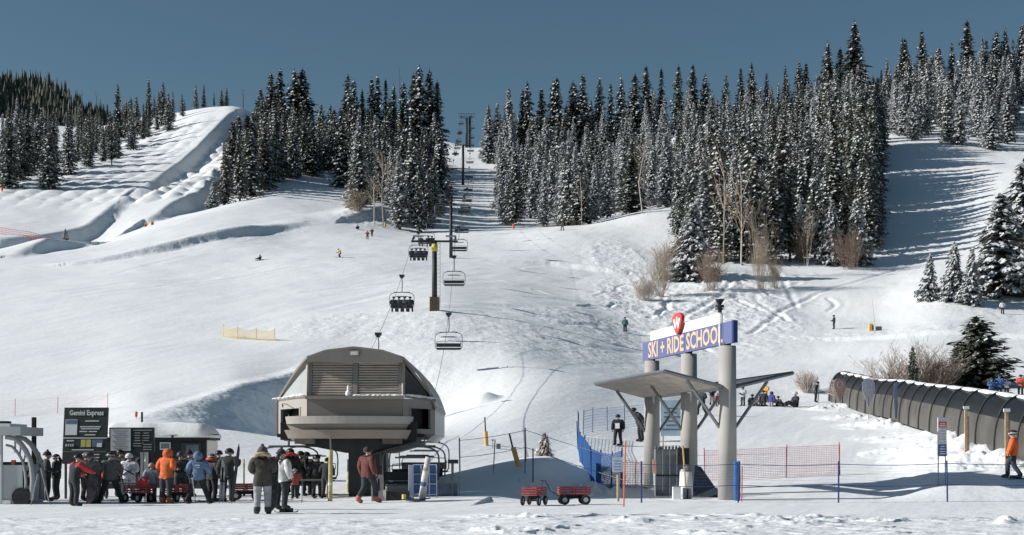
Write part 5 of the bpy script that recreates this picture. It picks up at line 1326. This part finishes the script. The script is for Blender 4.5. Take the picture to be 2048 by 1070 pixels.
for px in (241, 283, 291): MB().tube([(Xq(px), .07, -.4), (Xq(px), .07, Zq(904))], .055 if px < 291 else .085, 8).build('post', M_GALVD if px < 283 else M_PALE, t)
# hut under a loaf of snow
t = thing('hut', 326, 56.6, 'low dark hut with a thick snow roof behind the boards', 'hut'); M_HUT = mat('hut_wall', (.022, .025, .027), .7, .2, 2); gzt = t.location.z
Zh = lambda py: EYE + (HY - py) * 55.8 / F - gzt
hb_ = MB().box((0, 0, Zh(880) / 2 - .3), (3.95, 1.8, Zh(880) + .6)); hb_.build('wall', M_HUT, t)
MB().box((1.995, 0, Zh(880) / 2 - .3), (.04, 1.86, Zh(880) + .58)).build('side_wall', M_PALE, t)  # pale side wall, its bright lighting put into the colour too
MB().box((0, 0, Zh(880) + .05), (4.2, 2.1, .1)).build('roof', M_HUT, t)
b = MB(); n = 16; prof = []
for i in range(n + 1):
    x = -2.15 + 4.3 * i / n; e = 1 - abs(2 * i / n - 1) ** 14; prof.append((x, .12 + .48 * e + .03 * math.sin(i * 1.3)))
vs = []; ys = (-1.12, -1.08, -.85, 0, .8, 1.05)
for k, y in enumerate(ys):
    f = (0.05, .9, .98, 1, .9, .1)[k]
    for x, z in prof: vs.append((x, y + .03 * math.sin(x * 3), Zh(880) + .1 + (z if 0 < f else 0) * f))
b.add(vs, [(k * (n + 1) + i, k * (n + 1) + i + 1, (k + 1) * (n + 1) + i + 1, (k + 1) * (n + 1) + i) for k in range(5) for i in range(n)]); b.box((0, 0, Zh(880) + .16), (4.26, 2.2, .12)); b.build('snow_roof', M_SNOWCAP, t, True)
dr = MB().box((1.35, -.92, .75), (.78, .05, 2.0)).build('door', mat('hut_door', (.045, .05, .055), .5), t); MB().box((1.4, -.95, 1.25), (.5, .03, .85)).build('pane', mat('hut_pane', (.15, .18, .2), .15, .2, 1), dr)
w = MB().box((.32, -.92, 1.62), (.42, .04, .3)).build('window', M_PAPER, t); MB().box((.32, -.945, 1.62), (.34, .015, .2)).build('pane', M_GALV, w)
b = MB().box((.66, -1.15, Zh(873)), (.07, .06, .08)); b.build('camera_box', M_BLACK, t)
# lift booth cut by the left border
t = thing('lift_booth', 8, 45.0, 'pale lift booth with arched windscreen frame at the left border', 'booth'); M_BOOTH = mat('booth_panel', (.40, .42, .43), .5, .05, 2); M_BOOTH2 = mat('booth_trim', (.30, .32, .32), .5, .08, 4)
K = 45.0 / F
bx = lambda px: (px - 8) * K; bz = lambda py: EYE + (HY - py) * K - t.location.z
MB().box((bx(-14), 1.0, bz(970)), (bx(45) - bx(-73), 2.0, bz(932) - bz(1012))).build('body', M_BOOTH, t)
MB().box((bx(-15), .9, bz(862)), (bx(46) - bx(-74), 2.2, bz(854) - bz(871))).build('roof', M_BOOTH, t)
MB().box((bx(-20), .9, bz(850.5)), (1.2, 1.6, .12)).build('roof_snow', M_SNOWCAP, t); MB().box((bx(0), .4, bz(846)), (.3, .4, .14)).build('beacon', M_BLACK, t)
for px in (-60, 3): MB().tube([(bx(px), .0, bz(1005)), (bx(px), .0, bz(871))], .05, 6).build('upright', M_BOOTH, t)
MB().tube([(bx(-14), .02, bz(1005)), (bx(-14), .02, bz(871))], .03, 6).build('upright', M_BOOTH2, t)
cur = [(12, 874), (30, 877), (42, 887), (52, 901), (60, 918), (64, 935), (66, 960), (64, 1000)]
for y in (-.02, .9): MB().tube([(bx(a), y, bz(c)) for a, c in cur], .085, 6).build('windscreen_frame', M_BOOTH2, t, True)
inn = [(12, 890), (24, 893), (33, 902), (41, 914), (47, 928), (50, 942), (52, 962), (51, 1000)]
MB().tube([(bx(a), .0, bz(c)) for a, c in inn], .045, 6).build('windscreen_frame', M_BOOTH2, t, True)
for (a, c), (a2, c2) in list(zip(cur, inn))[1:6]: MB().tube([(bx(a), 0, bz(c)), (bx((a + a2) / 2 + 3), .02, bz((c + c2) / 2 + 5)), (bx(a2 + 5), .05, bz(c2 + 12))], .03, 5).build('rib', M_BOOTH2, t)
MB().box((bx(20), .4, bz(927)), (bx(44) - bx(-4), .7, .10)).build('dashboard', M_BLACK, t); MB().box((bx(25), .1, bz(925)), (.12, .12, .16)).build('tail_lamp', M_RED, t)
MB().box((bx(14), -.03, bz(1004)), (.26, .05, .12)).build('plate', M_PRINT, t)
b = MB(); b.tube([(bx(44), .12, bz(994)), (bx(44), -.10, bz(994))], .30, 20); b.build('wheel', M_BLACK, t); MB().box((bx(49), .3, bz(957)), (.12, .5, .45)).build('seat', M_BLACK, t)

M_WRED = mat('wagon_red', (.30, .072, .072), .7, .3, 6); M_RIMW = mat('rim_white', (.6, .6, .6), .5, .1, 6)
def wagon_proto():
    o = empty('wagon', (0, 0, 0)); L, W2 = 1.25, .62
    MB().box((0, 0, .42), (L, W2, .04)).build('bed', M_WRED, o)
    for sy in (-1, 1):
        b = MB()
        for z in (.50, .60, .69): b.box((0, sy * W2 / 2, z), (L, .025, .058))
        for x in (-.55, 0, .55): b.box((x, sy * (W2 / 2 + .02), .58), (.05, .02, .28))
        b.build('side_rail', M_WRED, o)
    for sx in (-1, 1):
        b = MB()
        for z in (.50, .60, .69): b.box((sx * L / 2, 0, z), (.025, W2 - .03, .058))
        b.build('end_rail', M_WRED, o)
    for sx in (-.42, .42):
        MB().tube([(sx, -.3, .2), (sx, .3, .2)], .02, 6).build('axle', M_BLACK, o); 
        for sy in (-.33, .33):
            w = MB().tube([(sx + .145 * math.cos(a), sy, .20 + .145 * math.sin(a)) for a in np.linspace(0, 6.283, 15)[:-1]], .055, 7, closed=True).build('tyre', M_BLACK, o)
            MB().tube([(sx, sy - .03, .2), (sx, sy + .03, .2)], .10, 12).build('rim', M_RIMW, w)
    MB().box((0, 0, .33), (.9, .06, .16)).build('undercarriage', M_BLACK, o)
    b = MB().tube([(.6, 0, .35), (.95, 0, .55), (1.15, 0, .95)], .018, 6); b.tube([(1.15, -.1, .95), (1.15, .1, .95)], .02, 6); b.build('handle', M_BLACK, o)
    return o
W0 = wagon_proto()
for i, (px, Y, rz, fl, lb) in enumerate(((1148, 44.6, .12, -1, 'red slatted wagon seen side-on, rightmost in front of the drift'), (1068, 43.8, 1.25, 1, 'red slatted wagon seen end-on beside the side-on one'), (493, 48.5, .1, 1, 'red wagon behind the person in camouflage trousers'),
                                        (277, 46.6, -.7, -1, 'long red wagon in front of the person in white'), (352, 47.0, 1.2, 1, 'red wagon behind the orange boots, between the queue'))):
    o = W0 if i == 0 else copy_tree(W0); o.location = gp(px, Y); o.rotation_euler = (0, 0, rz + (math.pi if fl < 0 else 0)); o.scale = (.8, .8, .8); tag(o, lb, 'wagon', 'red wagons on the plaza')

# loading area clutter right of the column
t = thing('gate_rack', 850, 47.8, 'blue panelled rack with white frame rails in front of the empty chairs', 'rack', .1); t.scale = (.72, 1, .84)
M_RB = mat('rack_blue', (.06, .13, .28), .6, .15, 5); M_RW = mat('rack_white', (.55, .62, .72), .5, .1, 4)
for z in (.35, .78, 1.18): MB().box((0, .05, z), (1.05, .08, .30)).build('panel', M_RB, t)
for x in (-.55, -.18, .2, .55): MB().tube([(x, 0, -.1), (x, 0, 1.36)], .025, 6).build('upright', M_RW, t)
for z in (.15, .58, .98, 1.36): MB().tube([(-.55, -.03, z), (.55, -.03, z)], .02, 6).build('crossbar', M_RW, t)
MB().box((-.68, .02, .6), (.2, .25, 1.5)).build('end_pad', M_RW, t)
t = thing('padded_post', 848, 46.2, 'white padded post leaning in front of the blue rack', 'padded post'); MB().tube([(-.08, 0, -.1), (.02, 0, .75), (.14, 0, 1.45)], [.12, .11, .085], 12).build('pad', mat('worn_white_pad', (.62, .60, .58), .8, .2, 6, .02), t, True); MB().tube([(-.02, -.1, .5), (0, -.115, .62)], .1, 8).build('band', M_RB, t); MB().tube([(.05, -.08, 1.0), (.06, -.08, 1.1)], .08, 8).build('band', M_POLEW, t)
t = thing('ramp_box', 792, 47.2, 'dark low box on the snow at the foot of the empty chairs', 'box'); MB().box((.06, 0, .12), (.75, .6, .36)).build('box', M_BLACK, t); MB().box((-.36, 0, .14), (.1, .62, .4)).build('end_plate', M_PALE, t)
t = thing('snow_shovel', 824, 45.6, 'dark shovel blade lying with a yellow tip before the leaning post', 'shovel', .5); MB().prism([(-.22, 0, .05), (.28, 0, .02), (.24, .3, .04), (-.2, .3, .22)], (0, 0, .05)).build('blade', M_GALVD, t); MB().box((-.24, .1, .18), (.1, .12, .16)).build('tip', M_YPAN, t); MB().tube([(.2, .15, .05), (.75, .2, .12)], .02, 6).build('handle', M_BLACK, t)
t = thing('barrier_wall', 876, 48.8, 'low blue-grey padded barrier behind the leaning post', 'barrier'); MB().box((.1, 0, .2), (1.15, .35, .46)).build('pad', mat('barrier_blue', (.10, .14, .20), .8, .3, 3, .02), t); MB().box((.1, 0, .44), (1.17, .37, .04)).build('top_rail', M_GALVD, t)
t = thing('sensor_stand', 905, 48.6, 'dark stand with a small sensor head right of the barrier', 'stand'); MB().tube([(0, 0, -.1), (0, 0, 1.15)], .045, 8).build('post', M_GALVD, t); MB().box((.02, 0, 1.2), (.36, .18, .14)).build('head', M_STEEL, t); MB().tube([(.24, 0, -.1), (.24, 0, 1.1)], .012, 5).build('rod', M_GALVD, t)
t = thing('sandwich_board', 752, 46.8, 'pinkish grey plywood board leaning beside the red jacket', 'board', .2); MB().box((.06, .1, .42), (.42, .03, .95), rx=-.18).build('panel', mat('plywood', (.42, .38, .36), .8, .15, 5), t); MB().box((.1, .05, .55), (.06, .03, .4), rx=-.18).build('strap', M_BLACK, t)
for px, Y, h, lb in ((660, 47.6, 1.75, 'tall yellow padded post in front of the loading chair'), (697, 52.5, 1.25, 'shorter yellow padded post beside the column')):
    o = empty('loading_post', gp(px, Y), 0, lb, 'padded post'); MB().tube([(0, 0, -.2), (.03, 0, h)], .075, 10).build('pad', mat('mustard_pad', (.42, .37, .17), .8, .3, 5), o); MB().tube([(.03, 0, h), (.02, 0, h + .45)], .03, 6).build('pole', M_GALVD, o); MB().tube([(.0, 0, h * .3), (.01, 0, h * .36)], .08, 10).build('band', M_PRINT, o)
t = thing('bamboo_pole', 462, 50, 'two yellow bamboo poles', 'pole'); t['label'] = 'yellow slalom pole behind the person carrying dark skis'; MB().tube([(0, 0, -.1), (0, 0, 1.1)], .028, 6).build('shaft', M_YELL, t); MB().tube([(0, 0, 0), (0, 0, .12)], .05, 6).build('foot', M_BLACK, t)
t = thing('bamboo_pole', 488, 51.5, '', 'pole'); t['label'] = 'yellow slalom pole above the single red wagon'; MB().tube([(0, 0, -.1), (0, 0, 1.35)], .03, 6).build('shaft', M_YELL, t); MB().tube([(0, 0, 0), (0, 0, .12)], .05, 6).build('foot', M_BLACK, t)
t = thing('maze_gate', 205, 49.0, 'orange and white maze pole in the queue', 'pole'); MB().tube([(0, 0, -.1), (0.02, 0, 1.35)], .045, 8).build('shaft', M_ORANGE, t); MB().tube([(0.005, 0, .55), (0.01, 0, .72)], .05, 8).build('band', M_BLACK, t)
for i, (pa, pb, lb) in enumerate((((176, 51), (262, 51), 'low white maze rail behind the queue'), ((205, 47.5), (290, 47.5), 'low grey maze rail before the white suit'), ((590, 50), (655, 50), 'dark maze rail in front of the loading chair'))):
    A, B_ = gp(*pa), gp(*pb); o = empty('maze_rail', A, 0, lb, 'rail', 'maze rails'); d_ = B_ - A; MB().tube([Vector((0, 0, .62)), d_ + Vector((0, 0, .62))], .035, 6).build('rail', M_PRINT if i == 0 else M_GALVD, o)
    for q in (0, 1): MB().tube([d_ * q + Vector((0, 0, -.2)), d_ * q + Vector((0, 0, .62))], .025, 6).build('leg', M_GALVD, o)

# ------------------------------------------------------------------ people on the plaza
PI = math.pi
def who(px, feet, hpx, yaw, pose, jk, pt, head, label, boots=(.03, .03, .032), Y=None, **k):
    Y = Y or EYE * F / (feet - HY); k.setdefault('group', None)
    sc = {'bend': .93, 'lean': .87, 'ground': .56, 'kneel': .75, 'ski': .8}
    f = 1.0
    for q in pose.split('+'): f *= sc.get(q, 1.0)
    o = person(gp(px, Y), yaw, hpx * Y / F / f, pose, jk, pt, boots, head, label, **k)
    o.location.z -= .015; return o
DK, DK2 = (.030, .033, .037), (.05, .053, .058)
who(525, 1028, 134, .15, 'front', (.062, .058, .048), (.29, .305, .32), ('beanie', (.10, .095, .09)), 'person in olive fur-collared parka and pale camouflage trousers, standing with the back turned', hood=(.42, .33, .22), long=.42)
who(562, 1022, 120, -.5, 'stand', (.58, .58, .56), DK, ('beanie', (.07, .07, .07)), 'person in white jacket and black trousers beside the parka', Y=40.5, goggles=(.02, .02, .02), hair=(.05, .035, .03))
who(735, 1007, 112, -.75, 'walk', (.125, .045, .04), (.035, .042, .048), ('hair', (.06, .045, .04)), 'person in dark red jacket with pale headband walking by the terminal column', (.40, .12, .09), long=.35)
who(455, 1004, 107, -.2, 'carry+tilt', (.042, .045, .042), DK, ('helmet', (.03, .03, .03)), 'person in black carrying dark skis upright on the shoulder', goggles=(.03, .03, .03))
who(424, 1003, 94, -.6, 'poles', (.045, .05, .06), DK, ('helmet', (.09, .09, .09)), 'person in black with a red and white scarf, next to the blue jacket', goggles=(.6, .6, .6), hood=(.60, .10, .09))
P12 = who(396, 1006, 101, .1, 'stride+poles', (.14, .20, .33), (.03, .03, .036), ('hood', (.12, .17, .27)), 'person in hooded blue jacket with pale mark and black trousers', long=.25)
who(361, 1001, 96, PI + .3, 'front', (.06, .075, .066), (.04, .045, .045), ('helmet', (.05, .05, .05)), 'person in dark green jacket facing the camera behind the orange jacket', Y=48.5, goggles=(.10, .10, .10))
who(331, 1006, 107, -.35, 'tilt+front', (.66, .155, .05), (.055, .06, .07), ('hood', (.60, .14, .05)), 'person in bright orange jacket with orange boots', (.62, .20, .07), long=.32)
who(303, 1004, 78, .2, 'stand', (.22, .27, .31), (.10, .14, .18), ('helmet', (.30, .26, .24)), 'child in pale blue-grey jacket with an orange-marked helmet', Y=46.8, goggles=(.65, .2, .1))
P8 = who(258, 1000, 94, .1, 'front', (.70, .70, .72), (.70, .70, .72), ('helmet', (.72, .72, .74)), 'person in a white ski suit and white helmet', Y=48.0, goggles=(.7, .7, .7))
who(221, 1006, 101, .3, 'stride+poles', (.10, .105, .105), (.028, .03, .032), ('helmet', (.03, .03, .03)), 'person in grey-sleeved jacket and black bib standing with legs apart', goggles=(.6, .6, .6))
who(188, 1007, 103, PI - .9, 'tilt+poles', (.13, .12, .125), (.05, .05, .055), ('helmet', (.06, .06, .065)), 'person in grey jacket bending towards the black and red one', hair=(.40, .36, .30))
who(172, 1002, 96, -.5, 'stand', (.05, .05, .055), (.09, .08, .07), ('helmet', (.20, .19, .16)), 'person with a pale stickered helmet behind the grey jacket', Y=48.0, goggles=(.03, .03, .03))
P5 = who(148, 1012, 104, -.7, 'tilt+reach', (.030, .032, .036), DK, ('helmet', (.025, .025, .028)), 'person in black jacket with red shoulders and sleeves', long=.42)
who(241, 1000, 95, -.3, 'front', DK, DK, ('helmet', (.03, .03, .032)), 'person in black squeezed between grey sleeves and the white suit', Y=50.5)
who(288, 999, 90, .5, 'stand', DK2, DK, ('helmet', (.05, .05, .05)), 'person in dark charcoal behind the child in pale blue', Y=51.5)
who(378, 1000, 91, -.6, 'poles', (.05, .045, .05), DK, ('beanie', (.04, .04, .05)), 'person in dark clothes between dark green and blue jackets', Y=51)
who(438, 1000, 90, .2, 'stand', (.035, .04, .05), DK, ('helmet', (.02, .02, .02)), 'person in black behind the grey skis', Y=51.5)
who(613, 998, 86, -.2, 'stand', DK2, DK, ('helmet', (.04, .04, .045)), 'person in charcoal left of the one with poles, at the dark rail', Y=51.2)
who(205, 1000, 93, .5, 'stand', DK, DK, ('beanie', (.05, .045, .04)), 'person in black with a beanie by the orange maze pole', Y=50.8)
who(113, 1001, 92, PI / 2, 'front', DK, (.03, .032, .036), ('cap', (.02, .02, .022)), 'person all in black with a cap, facing left', hair=(.03, .025, .02))
who(94, 1003, 99, -1.2, 'poles', (.06, .062, .068), (.03, .03, .034), ('beanie', (.05, .05, .055)), 'person in dark grey jacket by a slanting ski pole')
who(74, 1003, 98, -.4, 'stand', (.06, .065, .07), (.06, .045, .045), ('hair', (.06, .05, .045)), 'person in dark grey standing behind the black post', Y=48.2)
who(38, 975, 62, -.6, 'tilt+front', DK, DK, ('hair', (.02, .02, .02)), 'dark haired person bending inside the lift booth', Y=45.6)
who(590, 1000, 60, .3, 'front', (.36, .085, .06), DK, ('helmet', (.14, .17, .17)), 'child in rust red jacket next to the white jacket', goggles=(.5, .5, .5))
who(581, 999, 96, .4, 'stand', (.03, .032, .035), DK, ('helmet', (.03, .03, .03)), 'person in black with a bright red collar behind the child', Y=50.2, hood=(.55, .05, .06))
who(601, 999, 89, -.3, 'stand', (.032, .036, .036), DK, ('helmet', (.03, .03, .03)), 'shorter person in black right of the red collar', Y=50.8)
who(634, 997, 84, .1, 'poles', DK, (.06, .065, .065), ('helmet', (.025, .025, .03)), 'person in black with ski poles in front of the loading chair', Y=50.2)
who(652, 998, 80, -.4, 'tilt+front', (.03, .034, .04), (.05, .05, .05), ('helmet', (.03, .03, .032)), 'person in black bending at the tall yellow post', Y=49.9)
# people of the ski school and the slopes
who(1236, 895, 62, PI - .25, 'walk', (.022, .024, .026), DK, ('helmet', (.03, .03, .03)), 'snowboarder in black with a white bib gliding down beside the blue net', Y=79, bib=(.7, .7, .7))
who(1282, 876, 66, PI / 2 + .4, 'bend', DK, DK, ('helmet', (.03, .03, .03)), 'person in black half hidden by the far gateway column', Y=82)
who(1404, 838, 54, 2.2, 'walk+poles', (.04, .045, .05), DK, ('helmet', (.04, .04, .04)), 'person in dark clothes between middle and near columns', Y=100)
who(1424, 812, 40, PI, 'front', DK, (.25, .25, .25), ('helmet', (.02, .02, .02)), 'person in black just left of the near column', Y=116)
who(1435, 812, 26, .3, 'stand', (.45, .05, .06), DK, ('helmet', (.5, .06, .05)), 'child in red at the near column', Y=115)
who(1486, 813, 38, 2.4, 'front', (.40, .42, .44), (.06, .07, .09), ('helmet', (.05, .05, .05)), 'person in pale grey jacket standing left of the seated group', Y=116)
who(1504, 812, 24, 2.9, 'ground', (.05, .06, .07), DK, ('helmet', (.03, .03, .03)), 'person in dark clothes seated first from left in the group', Y=116)
who(1514, 813, 20, 2.9, 'ground', (.2, .2, .21), (.35, .3, .3), ('helmet', (.03, .03, .03)), 'person in grey seated second from left in the group', Y=115.5)
who(1531, 796, 38, 2.0, 'hipsR', (.72, .34, .07), (.03, .05, .07), ('helmet', (.05, .05, .05)), 'instructor in orange-yellow jacket standing over the seated group', Y=120)
who(1527, 812, 32, 2.6, 'kneel', (.03, .04, .05), DK, ('helmet', (.04, .04, .04)), 'person in black kneeling before the instructor', Y=115.5)
who(1543, 812, 30, 2.3, 'kneel', (.05, .07, .22), (.3, .3, .3), ('hood', (.05, .06, .16)), 'person in dark blue kneeling in the middle of the group', Y=115)
who(1560, 813, 22, 3.4, 'ground', (.55, .45, .45), DK, ('helmet', (.1, .05, .06)), 'child in pale pink seated in the group', Y=115)
who(1580, 813, 32, 1.9, 'ground', (.03, .035, .045), DK, ('helmet', (.6, .6, .62)), 'person with a white helmet seated at the right end of the group', Y=114)
who(1631, 811, 42, -1.9, 'tilt', (.055, .06, .062), (.03, .03, .035), ('helmet', (.03, .03, .03)), 'person in dark grey with skis held upright near the tunnel entrance', Y=121)
who(2027, 957, 96, PI / 2 - .5, 'down+walk', (.70, .14, .045), (.035, .045, .06), ('helmet', (.03, .03, .03)), 'person in orange-red jacket on a snowboard before the tunnel', Y=51.0, goggles=(.7, .7, .7))
for px, feet, hp, jk, lb in ((1983, 800, 42, (.05, .12, .30), 'person in blue jacket beyond the tunnel, left of two in blue'), (1999, 800, 46, (.04, .11, .32), 'taller person in blue jacket beyond the tunnel'), (2013, 800, 38, (.6, .6, .62), 'person in white beyond the tunnel'), (2041, 806, 42, (.55, .10, .07), 'person in red and black beyond the tunnel at the right border')):
    who(px, feet, hp, PI + R.uniform(-.6, .6), 'front', jk, (.05, .05, .06), ('helmet', (.05, .05, .06)), lb, Y=96, hi=False)
for px, Y, hp, pose, yaw, jk, pt, hd, lb in ((1250, 169, 30, 'walk', PI, (.12, .20, .22), DK, (.03, .03, .03), 'snowboarder in teal jacket on the slope left of the blue sign'), (1668, 181, 28, 'poles', PI / 2, DK, DK, (.03, .03, .03), 'lone skier in black standing on the slope above the tunnel'), (2005, 185, 26, 'stand', PI, (.7, .7, .7), DK, (.03, .03, .03), 'small person in white and black high at the right border'),
                                            (1125, 288, 18, 'walk', 2.4, DK2, DK, (.05, .05, .05), 'skier in dark clothes at the crest below the forest'), (680, 228, 17, 'ski', 2.0, (.75, .45, .06), DK, (.5, .3, .05), 'crouching skier in yellow jacket on the piste'), (517, 226, 11, 'ground', 2.5, DK, DK, (.02, .02, .02), 'snowboarder in black sitting on the open piste'),
                                            (735, 268, 17, 'poles', PI, (.40, .06, .06), DK, (.05, .05, .05), 'skier in red below the wood, lower of the pair'), (744, 275, 16, 'poles', PI, (.10, .04, .05), DK, (.05, .05, .05), 'skier in dark red below the wood, upper of the pair'), (715, 288, 10, 'ground', PI, DK, DK, (.03, .03, .03), 'tiny dark person sitting left of the pair below the wood')):
    who(px, 0, hp, yaw, pose, jk, pt, ('helmet', hd), lb, Y=Y, hi=False)
# boards, skis and poles that people hold or stand on
M_BRD = mat('board_dark', (.03, .035, .04), .35, .5, 9); M_SKI = mat('ski_grey', (.30, .31, .32), .35, .3, 9); M_SKID = mat('ski_dark', (.03, .03, .034), .4, .3, 9)
def plank(name, p, vec, w, th, m, label, cat, side=None, group=None):
    """a ski or snowboard: long rounded plank with upturned tips from p along vec"""
    o = empty(name, p, 0, label, cat, group); v = Vector(vec); L = v.length; d_ = v.normalized(); s = Vector(side) if side else d_.cross(Vector((0, 0, 1)))
    s = s.normalized(); u_ = s.cross(d_).normalized(); u_ = -u_ if u_.z < 0 else u_; vs = []; n = 12
    for i in range(n + 1):
        t = i / n; k = w / 2 * (1 - abs(2 * t - 1) ** 8 * .9); z = .07 * max(0, (abs(2 * t - 1) - .78) / .22) ** 2 * min(1, L)
        for a in (-1, 1):
            for e in (0, th): vs.append(d_ * (t * L) + s * (a * k) + u_ * (z + e))
    fs = []
    for i in range(n):
        a, c = i * 4, i * 4 + 4; fs += [(a, c, c + 2, a + 2), (a + 1, a + 3, c + 3, c + 1), (a, a + 1, c + 1, c), (a + 2, c + 2, c + 3, a + 3)]
    b = MB(); b.add(vs, fs + [(0, 2, 3, 1), (n * 4, n * 4 + 1, n * 4 + 3, n * 4 + 2)]); b.build('deck', m, o)
    if w > .15:
        b = MB()
        for t in (.36, .64): b.box(d_ * (L * t) + u_ * (th + .05), (.16, .2, .1))
        b.build('bindings', M_BLACK, o)
    else: MB().box(d_ * (L * .5) + u_ * (th + .03), (.09, .09, .05)).build('binding', M_BLACK, o)
    return o
plank('snowboard', gp(543, 38.6, .02), (.06, .1, 1.52), .27, .015, M_BRD, 'patterned black snowboard standing upright between the parka and white jacket', 'snowboard', side=(1, .1, 0))
plank('snowboard', gp(548, 37.6, .03), (.62, .25, .0), .26, .015, M_BRD, 'black snowboard lying flat at the feet of the white jacket', 'snowboard')
plank('snowboard', gp(178, 44.6, .02), (.25, .1, 1.35), .27, .015, mat('board_plum', (.07, .055, .065), .4, .3, 7), 'plum grey snowboard standing before the black and red jacket', 'snowboard', side=(1, .1, 0))
for px, Y, v, m, lb in ((464, 45.8, (.22, .1, 1.95), M_SKID, 'dark skis carried upright by the person in black'), (440, 46.4, (.1, 0, 1.45), M_SKI, 'grey ski standing left of the person carrying skis'), (446, 46.4, (.02, 0, 1.4), M_SKI, 'second grey ski standing close to the first one'), (1636, 120.5, (.08, 0, 1.7), M_SKI, 'pale skis held upright near the tunnel entrance')):
    plank('ski', gp(px, Y), v, .10, .02, m, lb, 'ski', side=(1, 0, 0))
for px, Y, yaw, lb in ((397, 46.0, .1, 'blue jacket'), (221, 46.0, .3, 'grey sleeves and black bib'), (424, 47.2, -.6, 'red and white scarf'), (634, 50.2, .1, 'ski poles by the loading chair'), (680, 228, 2.0, 'yellow jacket on the piste'), (1125, 288, 2.4, 'dark clothes at the crest')):
    p = gp(px, Y); d_ = Vector((-math.sin(yaw), math.cos(yaw), 0)); s = Vector((d_.y, -d_.x, 0)); k = .33 if px in (397, 221) else .13
    for sg, nm in ((-1, 'left'), (1, 'right')):
        q = p + s * (sg * k) - d_ * .75; q2 = p + s * (sg * k) + d_ * .85
        z = max(gz(q.x, q.y), gz(q2.x, q2.y), p.z) + .015; q.z = gz(q.x, q.y) + .02; q2.z = gz(q2.x, q2.y) + .02
        plank('ski', q, q2 - q, .09, .02, M_SKID, '%s ski under the person with %s' % (nm, lb), 'ski')
plank('snowboard', gp(1231, 78.6, .03), (.45, .05, 0), .26, .015, M_BRD, 'snowboard under the rider with the white bib', 'snowboard', side=(.1, 1, 0))
plank('snowboard', gp(2012, 50.8, .03), (.75, .1, 0), .27, .015, M_BRD, 'snowboard under the person in orange-red jacket', 'snowboard', side=(.1, 1, 0))
plank('snowboard', gp(508, 225, .05), (1.5, .05, 0), .3, .02, M_BRD, 'snowboard under the rider sitting on the open piste', 'snowboard', side=(.1, 1, 0))
plank('snowboard', gp(1243, 168.6, .04), (1.1, .1, 0), .3, .02, M_RW, 'pale snowboard under the teal rider', 'snowboard', side=(.1, 1, 0))
for px, Y, dx, top, lb in ((88, 44.5, .35, 1.3, 'slanting pole before the dark grey jacket'), (62, 44.2, -.22, 1.1, 'slanting pale pole by the booth wheel'), (379, 45.5, .12, .95, 'ski pole left of the blue jacket'), (591, 46.5, 0, .55, 'white pole in front of the rust red child')):
    A = gp(px + (0 if dx < 0 else 12), Y); o = empty('ski_pole', A, 0, lb, 'ski pole'); MB().tube([(0, 0, 0), (-dx, .05, top)], .02 if px != 591 else .03, 6).build('shaft', M_SKI if px != 591 else M_PRINT, o); MB().tube([(-dx * .9, .05, top * .9), (-dx, .05, top)], .026, 6).build('grip', M_BLACK, o); MB().tube([(-dx * .05, 0, .06), (-dx * .06, 0, .075)], .05, 8).build('basket', M_BLACK, o)
t = thing('gear_bag', 285, 46.4, 'bright red bag sitting on the long red wagon', 'bag'); t.location.z += .44; MB().ell((0, 0, .2), (.2, .17, .24), 12, 8).build('bag_body', mat('bag_red', (.58, .05, .05), .8, .2, 5), t, True); MB().tube([(-.1, -.16, .3), (0, -.2, .42), (.1, -.16, .3)], .02, 5).build('strap', M_PRINT, t)
for s_ in ('sleeve', 'sleeveR'): link('sleeve', garment('tilt+reach', s_, .046, cloth((.40, .045, .05))), P5)
b = MB()
for s_ in (-1, 1): b.tube([(s_ * -.19, -.10, .98), (s_ * -.08, -.155, 1.06), (s_ * .08, -.16, 1.16), (s_ * .16, -.13, 1.22)], .022, 5)
b.build('straps', cm((.05, .06, .10), .8), P8)
b = MB().box((0, -.165, 1.32), (.16, .012, .05)); b.box((.02, -.165, 1.25), (.10, .012, .03)); b.build('back_print', M_RW, P12)
